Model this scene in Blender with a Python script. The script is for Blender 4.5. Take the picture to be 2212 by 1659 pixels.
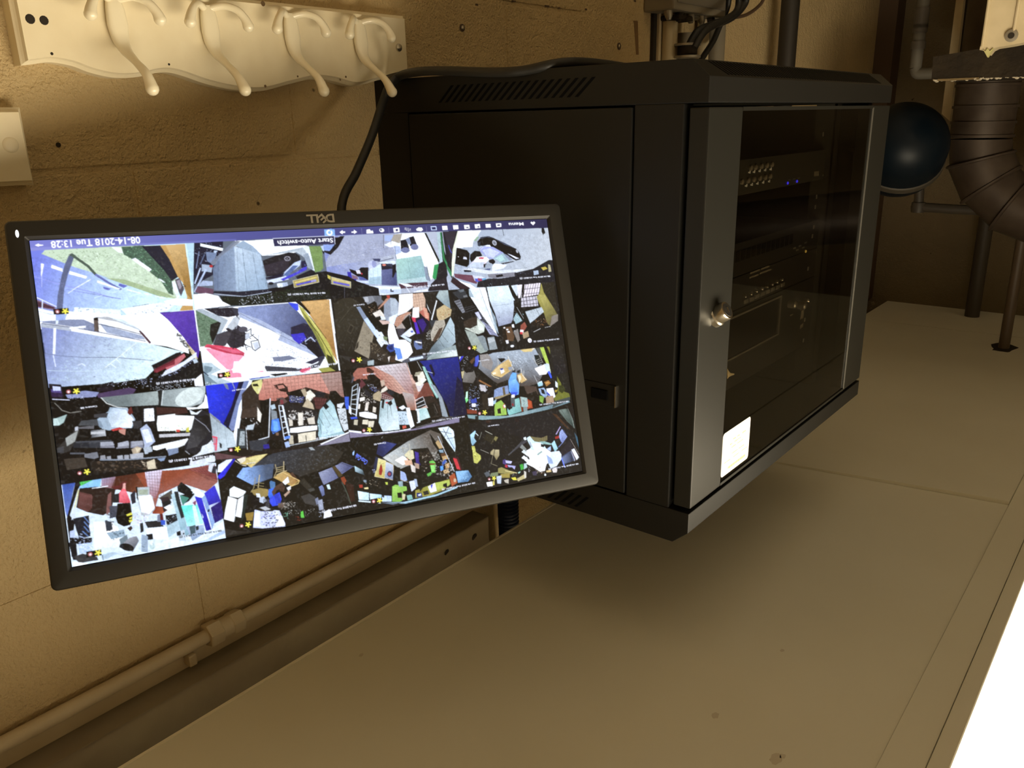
import bpy, bmesh, math, random
import numpy as np
from mathutils import Vector, Matrix

# ---------------------------------------------------------------- clear
for o in list(bpy.data.objects):
    bpy.data.objects.remove(o, do_unlink=True)
C = bpy.context.scene.collection
scene = bpy.context.scene

# ---------------------------------------------------------------- camera
# The photograph was taken with the phone upside down: the camera is rolled by 180 degrees.
FPX = 1767.74
CX, CY = 1106.0, 829.5
CAM = np.array([-0.8415, -0.7590, 0.0516])
RC = np.array([[-0.7768740140762846, 0.6292553707332839, 0.02245984542062346],
               [-0.1770517465409213, -0.25253948633449586, 0.9512499602568814],
               [0.6042511442271418, 0.7350248201559091, 0.30760212687002564]])
cd = bpy.data.cameras.new('camera')
cam = bpy.data.objects.new('camera', cd)
C.objects.link(cam)
cd.sensor_width = 36.0
cd.lens = FPX / 2212.0 * 36.0
cd.clip_start = 0.02
m4 = np.eye(4)
m4[:3, 0] = RC[0]; m4[:3, 1] = -RC[1]; m4[:3, 2] = -RC[2]; m4[:3, 3] = CAM
cam.matrix_world = Matrix(m4.tolist())
scene.camera = cam

# ---------------------------------------------------------------- world and exposure
EXPOSURE = 0.0
LAMP = 16.0
WORLD = 0.004
w = bpy.data.worlds.new('world'); scene.world = w
w.use_nodes = True
w.node_tree.nodes['Background'].inputs[0].default_value = (1.0, 0.85, 0.62, 1)
w.node_tree.nodes['Background'].inputs[1].default_value = WORLD
vs = scene.view_settings
vs.view_transform = 'Standard'; vs.look = 'None'; vs.exposure = EXPOSURE; vs.gamma = 1.0
vs.use_curve_mapping = False

# ---------------------------------------------------------------- helpers
def px(u, v, ax, val):
    """photo pixel -> point where its ray meets the plane  axis ax = val"""
    d = RC.T @ np.array([(u - CX) / FPX, (v - CY) / FPX, 1.0])
    t = (val - CAM[ax]) / d[ax]
    return Vector((CAM + t * d).tolist())

def srgb(h):
    if isinstance(h, str):
        c = [int(h[i:i + 2], 16) / 255 for i in (0, 2, 4)]
    else:
        c = list(h)
    return [x / 12.92 if x <= .04045 else ((x + .055) / 1.055) ** 2.4 for x in c]

MATS = {}
def mat(name, col=(.5, .5, .5), rough=.5, metal=0.0, bump=None, vary=None, spec=.5, emit=None, coat=0):
    """col linear rgb; bump=(scale,strength,dist); vary=(scale,amount,color2)"""
    if name in MATS: return MATS[name]
    m = bpy.data.materials.new(name); m.use_nodes = True
    nt = m.node_tree; b = nt.nodes['Principled BSDF']
    b.inputs['Base Color'].default_value = (*col, 1)
    b.inputs['Roughness'].default_value = rough
    b.inputs['Metallic'].default_value = metal
    b.inputs['Specular IOR Level'].default_value = spec
    if coat: b.inputs['Coat Weight'].default_value = coat
    if emit:
        b.inputs['Emission Color'].default_value = (*emit[0], 1)
        b.inputs['Emission Strength'].default_value = emit[1]
    if bump or vary:
        tc = nt.nodes.new('ShaderNodeTexCoord')
    if bump:
        n = nt.nodes.new('ShaderNodeTexNoise'); n.inputs['Scale'].default_value = bump[0]
        n.inputs['Detail'].default_value = 4
        bp = nt.nodes.new('ShaderNodeBump'); bp.inputs['Strength'].default_value = bump[1]
        bp.inputs['Distance'].default_value = bump[2]
        nt.links.new(tc.outputs['Object'], n.inputs['Vector'])
        nt.links.new(n.outputs['Fac'], bp.inputs['Height'])
        nt.links.new(bp.outputs['Normal'], b.inputs['Normal'])
    if vary:
        n2 = nt.nodes.new('ShaderNodeTexNoise'); n2.inputs['Scale'].default_value = vary[0]
        n2.inputs['Detail'].default_value = 6
        r = nt.nodes.new('ShaderNodeValToRGB')
        r.color_ramp.elements[0].position = .5 - vary[1]; r.color_ramp.elements[1].position = .5 + vary[1]
        r.color_ramp.elements[0].color = (*vary[2], 1); r.color_ramp.elements[1].color = (*col, 1)
        nt.links.new(tc.outputs['Object'], n2.inputs['Vector'])
        nt.links.new(n2.outputs['Fac'], r.inputs['Fac'])
        nt.links.new(r.outputs['Color'], b.inputs['Base Color'])
    MATS[name] = m
    return m

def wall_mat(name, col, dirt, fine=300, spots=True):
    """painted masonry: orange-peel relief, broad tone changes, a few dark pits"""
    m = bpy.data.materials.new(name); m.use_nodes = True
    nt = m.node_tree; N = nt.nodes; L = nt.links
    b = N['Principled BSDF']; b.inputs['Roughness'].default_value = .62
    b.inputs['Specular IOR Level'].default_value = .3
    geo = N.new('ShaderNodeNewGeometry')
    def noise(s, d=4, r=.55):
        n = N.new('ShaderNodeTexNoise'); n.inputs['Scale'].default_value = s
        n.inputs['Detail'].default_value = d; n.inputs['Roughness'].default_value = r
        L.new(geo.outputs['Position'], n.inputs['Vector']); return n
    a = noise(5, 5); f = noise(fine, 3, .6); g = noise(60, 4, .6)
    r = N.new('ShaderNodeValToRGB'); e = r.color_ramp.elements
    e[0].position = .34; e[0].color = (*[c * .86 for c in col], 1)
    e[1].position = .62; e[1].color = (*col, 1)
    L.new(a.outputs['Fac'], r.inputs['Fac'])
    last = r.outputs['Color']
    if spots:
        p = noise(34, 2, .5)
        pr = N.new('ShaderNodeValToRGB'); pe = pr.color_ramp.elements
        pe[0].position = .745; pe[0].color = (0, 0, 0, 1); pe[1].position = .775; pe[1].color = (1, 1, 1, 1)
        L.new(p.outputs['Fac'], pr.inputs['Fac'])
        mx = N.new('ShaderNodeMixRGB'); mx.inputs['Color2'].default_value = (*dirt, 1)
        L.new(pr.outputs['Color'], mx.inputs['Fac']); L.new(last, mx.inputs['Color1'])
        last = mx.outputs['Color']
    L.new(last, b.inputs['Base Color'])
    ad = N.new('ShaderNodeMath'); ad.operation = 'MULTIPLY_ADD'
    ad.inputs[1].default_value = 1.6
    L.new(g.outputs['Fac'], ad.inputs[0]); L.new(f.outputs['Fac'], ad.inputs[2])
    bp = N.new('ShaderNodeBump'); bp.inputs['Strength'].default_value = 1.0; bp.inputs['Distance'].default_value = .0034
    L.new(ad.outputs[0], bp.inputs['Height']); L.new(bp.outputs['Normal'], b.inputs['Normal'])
    MATS[name] = m
    return m

class MB:
    """collects boxes, prisms, tubes and lathes into one mesh"""
    def __init__(s): s.bm = bmesh.new()
    def box(s, x0, x1, y0, y1, z0, z1, bev=0, M=None):
        r = bmesh.ops.create_cube(s.bm, size=1.0)
        vs_ = r['verts']
        for v in vs_:
            v.co = Vector((x0 + (v.co.x + .5) * (x1 - x0), y0 + (v.co.y + .5) * (y1 - y0), z0 + (v.co.z + .5) * (z1 - z0)))
        if bev:
            es = list({e for v in vs_ for e in v.link_edges})
            rr = bmesh.ops.bevel(s.bm, geom=es, offset=bev, segments=2, profile=.6, affect='EDGES')
            vs_ = list({v for f in rr['faces'] for v in f.verts} | {v for v in vs_ if v.is_valid})
        if M is not None:
            bmesh.ops.transform(s.bm, matrix=M, verts=[v for v in vs_ if v.is_valid])
        return s
    def prism(s, pts, vec, M=None):
        """pts: list of 3d points (planar polygon), vec: extrusion"""
        a = [s.bm.verts.new(Vector(p)) for p in pts]
        vec = Vector(vec)
        b = [s.bm.verts.new(Vector(p) + vec) for p in pts]
        n = len(pts)
        s.bm.faces.new(a[::-1]); s.bm.faces.new(b)
        for i in range(n):
            s.bm.faces.new((a[i], a[(i + 1) % n], b[(i + 1) % n], b[i]))
        if M is not None: bmesh.ops.transform(s.bm, matrix=M, verts=a + b)
        return s
    def bevel(s, w):
        bmesh.ops.recalc_face_normals(s.bm, faces=s.bm.faces)
        bmesh.ops.bevel(s.bm, geom=list(s.bm.edges), offset=w, segments=2, profile=.6, affect='EDGES')
        return s
    def loft(s, path, hw, ht, y, n=16, sq=2.6, res=5):
        """flat ribbon in the x-z plane through y: half width along y, half thickness across the path"""
        P = [Vector((x, 0, z)) for x, z in path]; Q = []; W_ = []; T_ = []
        for i in range(len(P) - 1):
            p0 = P[max(i - 1, 0)]; p1 = P[i]; p2 = P[i + 1]; p3 = P[min(i + 2, len(P) - 1)]
            for k in range(res):
                t = k / res
                Q.append(.5 * ((2 * p1) + (p2 - p0) * t + (2 * p0 - 5 * p1 + 4 * p2 - p3) * t * t + (3 * p1 - p0 - 3 * p2 + p3) * t ** 3))
                W_.append(hw[i] * (1 - t) + hw[i + 1] * t); T_.append(ht[i] * (1 - t) + ht[i + 1] * t)
        Q.append(P[-1]); W_.append(hw[-1]); T_.append(ht[-1])
        d = (Q[-1] - Q[-2]).normalized(); e = Q[-1]; r = W_[-1]
        for a in (25, 50, 70, 84):
            Q.append(e + d * r * math.sin(math.radians(a))); W_.append(r * math.cos(math.radians(a))); T_.append(ht[-1] * math.cos(math.radians(a)))
        lp = []
        for i, p in enumerate(Q):
            tg = (Q[min(i + 1, len(Q) - 1)] - Q[max(i - 1, 0)]).normalized(); nn = tg.cross(Vector((0, 1, 0)))
            k_ = 2 / (sq if i < len(Q) * .55 else 2.0)
            row = []
            for j in range(n):
                a = 2 * math.pi * j / n; ca, sa = math.cos(a), math.sin(a)
                row.append(p + Vector((0, y, 0)) + Vector((0, 1, 0)) * W_[i] * math.copysign(abs(ca) ** k_, ca) + nn * T_[i] * math.copysign(abs(sa) ** k_, sa))
            lp.append(row)
        return s.rings(lp)
    def rings(s, loops, cap0=True, cap1=True):
        R = [[s.bm.verts.new(Vector(p)) for p in lp] for lp in loops]
        n = len(R[0])
        for k in range(len(R) - 1):
            for i in range(n):
                s.bm.faces.new((R[k][i], R[k][(i + 1) % n], R[k + 1][(i + 1) % n], R[k + 1][i]))
        if cap0: s.bm.faces.new(R[0][::-1])
        if cap1: s.bm.faces.new(R[-1])
        return s
    def tube(s, pts, rad, seg=12, res=6, caps=True, round_end=False, flat=None):
        P = [Vector(p) for p in pts]
        rl = [rad] * len(P) if not hasattr(rad, '__len__') else list(rad)
        if res > 1 and len(P) > 2:
            Q, RR = [], []
            for i in range(len(P) - 1):
                p0 = P[max(i - 1, 0)]; p1 = P[i]; p2 = P[i + 1]; p3 = P[min(i + 2, len(P) - 1)]
                for k in range(res):
                    t = k / res
                    Q.append(.5 * ((2 * p1) + (p2 - p0) * t + (2 * p0 - 5 * p1 + 4 * p2 - p3) * t * t + (3 * p1 - p0 - 3 * p2 + p3) * t ** 3))
                    RR.append(rl[i] * (1 - t) + rl[i + 1] * t)
            Q.append(P[-1]); RR.append(rl[-1]); P, rl = Q, RR
        if round_end:
            d = (P[-1] - P[-2]).normalized(); r = rl[-1]; e = P[-1]
            for a in (25, 50, 70, 84):
                P.append(e + d * r * math.sin(math.radians(a))); rl.append(r * math.cos(math.radians(a)))
        loops = []; up = None
        for i, p in enumerate(P):
            t = (P[min(i + 1, len(P) - 1)] - P[max(i - 1, 0)])
            t = t.normalized() if t.length > 1e-9 else Vector((0, 0, 1))
            if up is None:
                up = t.orthogonal().normalized()
            up = (up - t * up.dot(t)).normalized()
            sd = t.cross(up)
            loops.append([p + (up * math.cos(2 * math.pi * k / seg) + sd * math.sin(2 * math.pi * k / seg)) * rl[i] for k in range(seg)])
        s.rings(loops, caps, caps)
        return s
    def lathe(s, prof, o, axis, seg=32):
        """prof: list of (radius, height along axis)"""
        a = Vector(axis).normalized(); u = a.orthogonal().normalized(); v = a.cross(u); o = Vector(o)
        s.rings([[o + a * h + (u * math.cos(2 * math.pi * k / seg) + v * math.sin(2 * math.pi * k / seg)) * max(r, 1e-5) for k in range(seg)] for r, h in prof])
        return s
    def build(s, name, m, parent=None, smooth=False, angle=40):
        bmesh.ops.recalc_face_normals(s.bm, faces=s.bm.faces)
        me = bpy.data.meshes.new(name); s.bm.to_mesh(me); s.bm.free()
        return obj(name, me, m, parent, smooth, angle)

def obj(name, me, m, parent=None, smooth=False, angle=40):
    o = bpy.data.objects.new(name, me); C.objects.link(o)
    if m is not None:
        me.materials.clear(); me.materials.append(m)
    if smooth:
        me.polygons.foreach_set('use_smooth', [True] * len(me.polygons))
        try: me.set_sharp_from_angle(angle=math.radians(angle))
        except Exception: pass
    if parent is not None: o.parent = parent
    return o

def tag(o, label, cat, group=None):
    o['label'] = label; o['category'] = cat
    if group: o['group'] = group
    return o
def structure(o, label=None):
    o['kind'] = 'structure'
    if label: o['label'] = label
    return o
def empty(name, loc=(0, 0, 0), M=None):
    o = bpy.data.objects.new(name, None); C.objects.link(o)
    o.empty_display_size = .05
    if M is not None: o.matrix_world = M
    else: o.location = loc
    bpy.context.view_layer.update()
    return o
def under(parent):
    """matrix that turns world coordinates into the local ones of parent"""
    return parent.matrix_world.inverted()
def wchild(ob, parent):
    """parent ob (built in world coordinates) keeping its place"""
    ob.parent = parent; ob.matrix_parent_inverse = parent.matrix_world.inverted()
    return ob
def dup(o, parent=None, M=None):
    c = o.copy(); C.objects.link(c)
    c.parent = parent
    if M is not None: c.matrix_local = M
    for ch in list(o.children):
        d = ch.copy(); C.objects.link(d); d.parent = c
    return c
def text_mesh(body, size, extrude=0.0, align='CENTER', bold=0.0):
    cu = bpy.data.curves.new('lettering', 'FONT'); cu.body = body; cu.size = size
    cu.extrude = extrude; cu.align_x = align; cu.align_y = 'CENTER'; cu.offset = bold
    cu.resolution_u = 3
    to = bpy.data.objects.new('lettering', cu); C.objects.link(to)
    dg = bpy.context.evaluated_depsgraph_get()
    me = bpy.data.meshes.new_from_object(to.evaluated_get(dg))
    bpy.data.objects.remove(to); bpy.data.curves.remove(cu)
    return me
# ---------------------------------------------------------------- materials
WALLC = (.62, .465, .245)
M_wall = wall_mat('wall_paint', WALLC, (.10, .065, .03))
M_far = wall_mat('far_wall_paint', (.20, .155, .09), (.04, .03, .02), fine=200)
M_ceil = mat('ceiling_paint', (.785, .765, .655), .7, bump=(300, .12, .0006), vary=(2.2, .22, (.70, .67, .555)), spec=.25)
M_trim = mat('painted_wood', (.60, .50, .33), .6, bump=(160, .25, .001), vary=(14, .2, (.50, .405, .255)))
M_plank = mat('raw_plank', (.30, .255, .175), .75, bump=(90, .4, .0015), vary=(9, .18, (.23, .185, .12)))
M_floor = mat('floor_concrete', (.66, .615, .53), .8, bump=(60, .3, .002), vary=(3, .2, (.58, .53, .45)))
M_black = mat('black_powder_coat', (.0062, .0059, .0050), .48, bump=(900, .06, .0003), spec=.30)
M_black2 = mat('black_door_metal', (.0105, .0102, .0082), .44, bump=(900, .05, .0003), spec=.26)
M_void = mat('slot_shadow', (.0015, .0014, .0012), .9, spec=.1)
M_steel = mat('bright_steel', (.62, .58, .50), .22, metal=1.0)
M_zinc = mat('dull_zinc', (.40, .37, .31), .45, metal=.8)
M_bezel = mat('monitor_plastic', (.0095, .0084, .0064), .54, bump=(1500, .10, .0003))
M_white = mat('board_paint', (.84, .75, .54), .42, bump=(220, .12, .0006), vary=(26, .16, (.78, .68, .47)))
M_hook = mat('hook_enamel', (.86, .78, .58), .28, coat=.4)
M_rubber = mat('black_rubber', (.010, .0095, .008), .5)
M_dark = mat('dark_device', (.018, .017, .016), .4)
M_grey = mat('grey_paint', (.21, .18, .13), .55, bump=(120, .2, .0006))
M_pipe = mat('iron_pipe', (.055, .045, .034), .55, bump=(80, .3, .0008))
M_flue = mat('flue_metal', (.075, .055, .04), .5, metal=.35, bump=(70, .3, .001), vary=(20, .2, (.045, .03, .02)))
M_blue = mat('tank_blue', (.0024, .0065, .0115), .42, spec=.2)
M_bluec = mat('blue_sleeve', (.008, .016, .045), .5)
M_hole = mat('drill_hole', (.02, .014, .008), .9)
M_label = mat('sticker_paper', (.93, .92, .86), .55)
M_print = mat('sticker_print', (.62, .55, .26), .7)
M_legend = mat('white_legend', (.95, .95, .92), .5)
M_soot = mat('soot_metal', (.034, .025, .015), .9, spec=.15, bump=(60, .8, .006), vary=(30, .2, (.02, .015, .01)))
M_dust = mat('pale_dust', (.42, .36, .26), .95, bump=(200, .5, .002))
M_cream = mat('cream_plastic', (.62, .52, .34), .45, vary=(20, .2, (.5, .41, .25)))
M_brown = mat('brown_trim', (.085, .05, .028), .6, bump=(60, .3, .001))

def emit_mat(name, col, strength):
    m = bpy.data.materials.new(name); m.use_nodes = True
    nt = m.node_tree; nt.nodes.remove(nt.nodes['Principled BSDF'])
    e = nt.nodes.new('ShaderNodeEmission'); e.inputs[0].default_value = (*col, 1); e.inputs[1].default_value = strength
    nt.links.new(e.outputs[0], nt.nodes['Material Output'].inputs[0])
    return m
M_lamp = emit_mat('lamp_lens', (1.0, .865, .635), LAMP)
M_ledblue = emit_mat('blue_led', (.05, .04, 1.0), 2.2)
M_ledamber = emit_mat('amber_led', (1.0, .62, .12), .7)
M_ledwhite = emit_mat('white_led', (.95, .96, 1.0), 1.3)

def glass_mat():
    m = bpy.data.materials.new('smoked_glass'); m.use_nodes = True
    nt = m.node_tree; nt.nodes.remove(nt.nodes['Principled BSDF'])
    t = nt.nodes.new('ShaderNodeBsdfTransparent'); t.inputs[0].default_value = (.57, .55, .50, 1)
    g = nt.nodes.new('ShaderNodeBsdfGlossy'); g.inputs[0].default_value = (.75, .75, .75, 1); g.inputs[1].default_value = .03
    f = nt.nodes.new('ShaderNodeFresnel'); f.inputs[0].default_value = 1.42
    mx = nt.nodes.new('ShaderNodeMixShader')
    gm = nt.nodes.new('ShaderNodeNewGeometry'); iv = nt.nodes.new('ShaderNodeMath'); iv.operation = 'SUBTRACT'; iv.inputs[0].default_value = 1.0
    nt.links.new(gm.outputs['Backfacing'], iv.inputs[1])
    mu = nt.nodes.new('ShaderNodeMath'); mu.operation = 'MULTIPLY'
    nt.links.new(f.outputs[0], mu.inputs[0]); nt.links.new(iv.outputs[0], mu.inputs[1])
    nt.links.new(mu.outputs[0], mx.inputs[0]); nt.links.new(t.outputs[0], mx.inputs[1]); nt.links.new(g.outputs[0], mx.inputs[2])
    nt.links.new(mx.outputs[0], nt.nodes['Material Output'].inputs[0])
    return m
M_glass = glass_mat()

# ---------------------------------------------------------------- room shell
X0, Y0, Y1, ZF, ZC = -2.4, -1.8, 2.15, -1.6, .665
wr = structure(MB().box(.0010, .12, Y0, Y1, ZF, .80).build('wall_right', M_wall))
BH, BL = .2025, .405
bm_ = MB(); bm_.box(0, .03, .0028, BL - .0028, .0028, BH - .0028, bev=.0018)
blk = None
ri = 0
for n in range(-8, 5):
    z0 = -.1135 + BH * n
    if z0 + BH < ZF or z0 > .78: continue
    off = -.135 + (0 if n % 2 == 0 else -BL / 2)
    k0 = math.floor((Y0 - off) / BL) + 1
    y = off + k0 * BL
    while y + BL < .80:
        if z0 > -1.0 and z0 + BH < .83:
            if blk is None:
                blk = bm_.build('block', M_wall, wr); b = blk
            else:
                b = blk.copy(); C.objects.link(b)
            b.location = (random.Random(ri).uniform(-.0006, .0), y, z0)
            ri += 1
        y += BL
# plain painted wall further along, beyond the block work
MB().box(0, .03, .83, Y1, -1.0, .79).build('plaster', M_wall, wr)
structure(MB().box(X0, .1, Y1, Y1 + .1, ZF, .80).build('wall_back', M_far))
structure(MB().box(X0 - .1, X0, Y0, Y1, ZF, .80).build('wall_left', wall_mat('side_wall_paint', (.68, .62, .50), (.06, .04, .02))))
structure(MB().box(X0, .1, Y0 - .1, Y0, ZF, .80).build('wall_front', M_wall))
structure(MB().box(X0 - .1, .12, Y0 - .1, Y1 + .1, ZF - .08, ZF).build('floor', M_floor))

# ceiling: a slab above, boards hung below it, battens between
ce = structure(MB().box(X0 - .1, .12, Y0 - .1, Y1 + .1, .79, .84).build('ceiling', M_plank))
def panel(pts, dz=(0, 0, 0, 0), th=.013, name='panel', m=M_ceil):
    lo = [(p[0], p[1], ZC + d) for p, d in zip(pts, dz)]
    hi = [(p[0], p[1], ZC + d + th) for p, d in zip(pts, dz)]
    return MB().rings([lo, hi]).build(name, m, ce)
XA, XB = -.105, -.700
panel([(XA, -.59), (XB, -.59), (XB, .674), (XA, .5815)])
panel([(XA, .5825), (XB, .6750), (XB, 1.86), (XA, 1.84)], (0, -.0075, 0, 0))
MB().box(XA - .002, XA + .0015, -.59, .5815, ZC - .0016, ZC + .0132, bev=.0005).build('edge_bead', mat('bead_white', (.86, .80, .65), .5), ce)
panel([(XA, 1.845), (XB, 1.865), (XB, Y1), (XA, Y1)])
panel([(XA, Y0), (XB, Y0), (XB, -.593), (XA, -.593)])
for a, b in ((Y0, -.70), (.58, 1.1), (1.103, Y1)):
    panel([(-.745, a), (-1.35, a), (-1.35, b), (-.745, b)])
for a, b in ((Y0, -.6), (-.597, .6), (.603, Y1)):
    for c, d in ((-1.39, -1.88), (-1.885, X0)):
        panel([(c, a), (d, a), (d, b), (c, b)])
rgs = random.Random(3)
for u, v, r in ((1675, 1640, .006), (1690, 1634, .003), (1545, 1546, .004), (1690, 1405, .0025), (780, 1415, .0025)):
    p = px(u, v, 2, ZC)
    MB().rings([[(p.x + r * rgs.uniform(.6, 1.1) * math.cos(k * math.pi / 6), p.y + r * 1.5 * rgs.uniform(.6, 1.1) * math.sin(k * math.pi / 6), ZC - dz) for k in range(12)] for dz in (-.0001, .0003)]).build('smudge', mat('smudge_brown', (.60, .545, .44), .8), ce)
MB().box(-.7385, -.7005, Y0, Y1, ZC - .0022, ZC + .008, bev=.0008).build('batten', M_ceil, ce)
MB().box(-1.389, -1.352, Y0, Y1, ZC - .0022, ZC + .008, bev=.0008).build('batten', M_ceil, ce)

t1 = structure(MB().box(-.042, 0, Y0, .145, .667, .79, bev=.0012).build('trim_1', M_plank))
t2 = structure(MB().box(-.0085, 0, Y0, .70, .646, .667, bev=.001).build('trim_2', M_trim))
for u, v, r in ((965, 1193, .0052), (1025, 1160, .0062)):
    p = px(u, v, 0, -.042)
    MB().lathe([(r, 0), (r * .9, .0006)], p, (-1, .1, .2), 14).build('nail_hole', M_hole, t1)
structure(MB().box(-.055, 0, 2.07, Y1, ZF, .66).build('trim_3', M_brown))

# ---------------------------------------------------------------- fluorescent fixture
LX0, LX1, LY0, LY1 = -1.345, -.7575, -.69, .57
lf = empty('ceiling_light', ((LX0 + LX1) / 2, (LY0 + LY1) / 2, ZC))
f = MB()
f.box(-.7585, -.7395, LY0, LY1, ZC - .0045, ZC + .05, bev=.0015)
f.box(-1.35, -1.335, LY0, LY1, ZC - .0045, ZC + .05, bev=.0015)
f.box(-1.335, -.7585, LY0, LY0 + .015, ZC - .0045, ZC + .05)
f.box(-1.335, -.7585, LY1 - .015, LY1, ZC - .0045, ZC + .05)
wchild(f.build('frame', M_ceil), lf)
lens = MB()
def lring(d, z): return [(-.7590 - d, LY0 + .0155 + d, z), (-.7590 - d, LY1 - .0155 - d, z), (-1.3345 + d, LY1 - .0155 - d, z), (-1.3345 + d, LY0 + .0155 + d, z)]
lens.rings([lring(0, ZC + .010), lring(.001, ZC + .001), lring(.010, ZC - .001), lring(.04, ZC - .002)])
ln = lens.build('lens', M_lamp)
wchild(ln, lf)
tag(lf, 'bright fluorescent ceiling fixture with glowing white lens', 'ceiling light')

# ---------------------------------------------------------------- pipe under the ceiling
pr = empty('water_pipe', (-.0125, -.8, .637))
wchild(MB().tube([(-.0118, Y0, .637), (-.0118, .62, .637)], .0085, 16, 1).build('pipe', M_trim, smooth=True), pr)
def hexring(y0, y1, r):
    m = MB()
    lp = lambda y, k: [(-.0118 + r * k * math.cos(i * math.pi / 3 + .3), y, .637 + r * k * math.sin(i * math.pi / 3 + .3)) for i in range(6)]
    m.rings([lp(y0, .93), lp(y0 + .0015, 1), lp(y1 - .0015, 1), lp(y1, .93)])
    return m
wchild(hexring(-.342, -.324, .0155).build('union_nut', M_trim), pr)
wchild(MB().tube([(-.0118, -.3245, .637), (-.0118, -.311, .637)], .0128, 16, 1).build('union_sleeve', M_trim, smooth=True), pr)
wchild(hexring(-.311, -.294, .0145).build('union_nut', M_trim), pr)
wchild(MB().box(-.0215, 0, -.372, -.362, .645, .660, bev=.002).build('pipe_clip', M_trim), pr)
tag(pr, 'painted pipe with hexagonal union running along the wall under the ceiling', 'pipe')

# ---------------------------------------------------------------- server rack
D, W, H, HC, CZ, CH = .4685, .60, .5161, .0405, .0165, .019
rk = empty('rack_cabinet', (-.234, .3, 0))
tag(rk, 'black wall-mounted equipment rack with smoked glass door and slotted caps', 'rack cabinet')
def part(mb, name, m, par=rk, smooth=False):
    o = mb.build(name, m, None, smooth)
    return wchild(o, par)
bpy.context.view_layer.update()
prof = [(0, 0, 0), (-D + CH, 0, 0), (-D, 0, CZ), (-D, 0, HC), (0, 0, HC)]
capb = part(MB().prism(prof, (0, W, 0)).bevel(.0009), 'bottom_cap', M_black)
capt = part(MB().prism([(x, y, H - z) for x, y, z in prof], (0, W, 0)).bevel(.0009), 'top_cap', M_black)
def slots(cap, n, pa, pb, qa, qb, wv, nrm):
    """slanted vent slots between two rows: pa..pb lower ends, qa..qb upper ends"""
    base = None
    for i in range(n):
        t = i / (n - 1)
        a = Vector(pa).lerp(Vector(pb), t); q = Vector(qa).lerp(Vector(qb), t)
        if base is None:
            d = Vector(wv) / 2; nn = Vector(nrm)
            m = MB().prism([Vector((0, 0, 0)) - d - nn, Vector((0, 0, 0)) + d - nn, (q - a) + d - nn, (q - a) - d - nn], nn * 1.4)
            base = m.build('vent_slot', M_void); o = base
        else:
            o = base.copy(); C.objects.link(o)
        o.location = a
        o.parent = cap; o.matrix_parent_inverse = cap.matrix_world.inverted()
bpy.context.view_layer.update()
slots(capb, 20, (-.1150, 0, .0305), (-.3155, 0, .0305), (-.1370, 0, .0115), (-.3340, 0, .0115), (.0046, 0, 0), (0, -.0006, 0))
slots(capt, 20, (-.1150, 0, H - .0050), (-.3150, 0, H - .0050), (-.1330, 0, H - .0225), (-.3330, 0, H - .0225), (.0046, 0, 0), (0, -.0006, 0))
cn = Vector((-CZ, 0, -CH)).normalized() * .0006
c_lo = Vector((-D, 0, CZ)); c_hi = Vector((-D + CH, 0, 0))
def ch(y, k): return c_lo.lerp(c_hi, k) + Vector((0, y, 0))
slots(capb, 64, ch(.046, .12), ch(.548, .12), ch(.030, .90), ch(.532, .90), (0, .0036, 0), cn)
slots(capt, 64, Vector((-D, .046, H - CZ)).lerp(Vector((-D + CH, .046, H)), .12), Vector((-D, .548, H - CZ)).lerp(Vector((-D + CH, .548, H)), .12),
      Vector((-D, .030, H - CZ)).lerp(Vector((-D + CH, .030, H)), .9), Vector((-D, .532, H - CZ)).lerp(Vector((-D + CH, .532, H)), .9), (0, .0036, 0), (cn.x, 0, -cn.z))
z0, z1 = HC, H - HC
for ya, yb, pya, pyb in ((.0004, .020, -.0006, .012), (W - .020, W - .0004, W - .012, W + .0006)):
    part(MB().box(-.4426, -.3868, ya, yb, z0, z1, bev=.0012), 'side_post', M_black)
    part(MB().box(-.0582, 0, ya, yb, z0, z1, bev=.0012), 'side_post', M_black)
    sp = part(MB().box(-.3845, -.0602, pya, pyb, z0 + .0022, z1 - .0022, bev=.0012), 'side_panel', M_black)
    if ya < .1:
        bpy.context.view_layer.update()
        lt = MB()
        lt.box(-.3712, -.3262, -.0014, .004, .3425, .3690, bev=.0008)
        part(lt, 'latch_plate', M_black, sp)
        part(MB().box(-.3610, -.3385, -.0030, .003, .3500, .3625, bev=.0012), 'latch_button', M_void, sp)
        part(MB().box(-.3722, -.3712, -.0034, .004, .3430, .3685), 'latch_edge', M_steel, sp)
part(MB().box(-.014, -.004, .02, W - .02, z0, z1), 'back_panel', M_black)
for xa in (-.412, -.10):
    for ya in (.044, .534):
        r_ = MB(); r_.box(xa, xa + .003, ya, ya + .022, z0, z1); r_.box(xa, xa + .03, ya + (.019 if ya < .3 else 0), ya + (.022 if ya < .3 else .003), z0, z1)
        ro = part(r_, 'rail', mat('rail_black', (.040, .038, .033), .4))
for u, v in ((1777, 290), (1763, 425), (1760, 447), (1757, 490), (1754, 510), (1745, 580), (1738, 690), (1735, 735)):
    q = px(u, v, 0, -.412); part(MB().box(q.x - .0014, q.x, q.y - .0022, q.y + .0022, q.z - .0030, q.z + .0030, bev=.0006), 'cage_nut', M_zinc)
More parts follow.
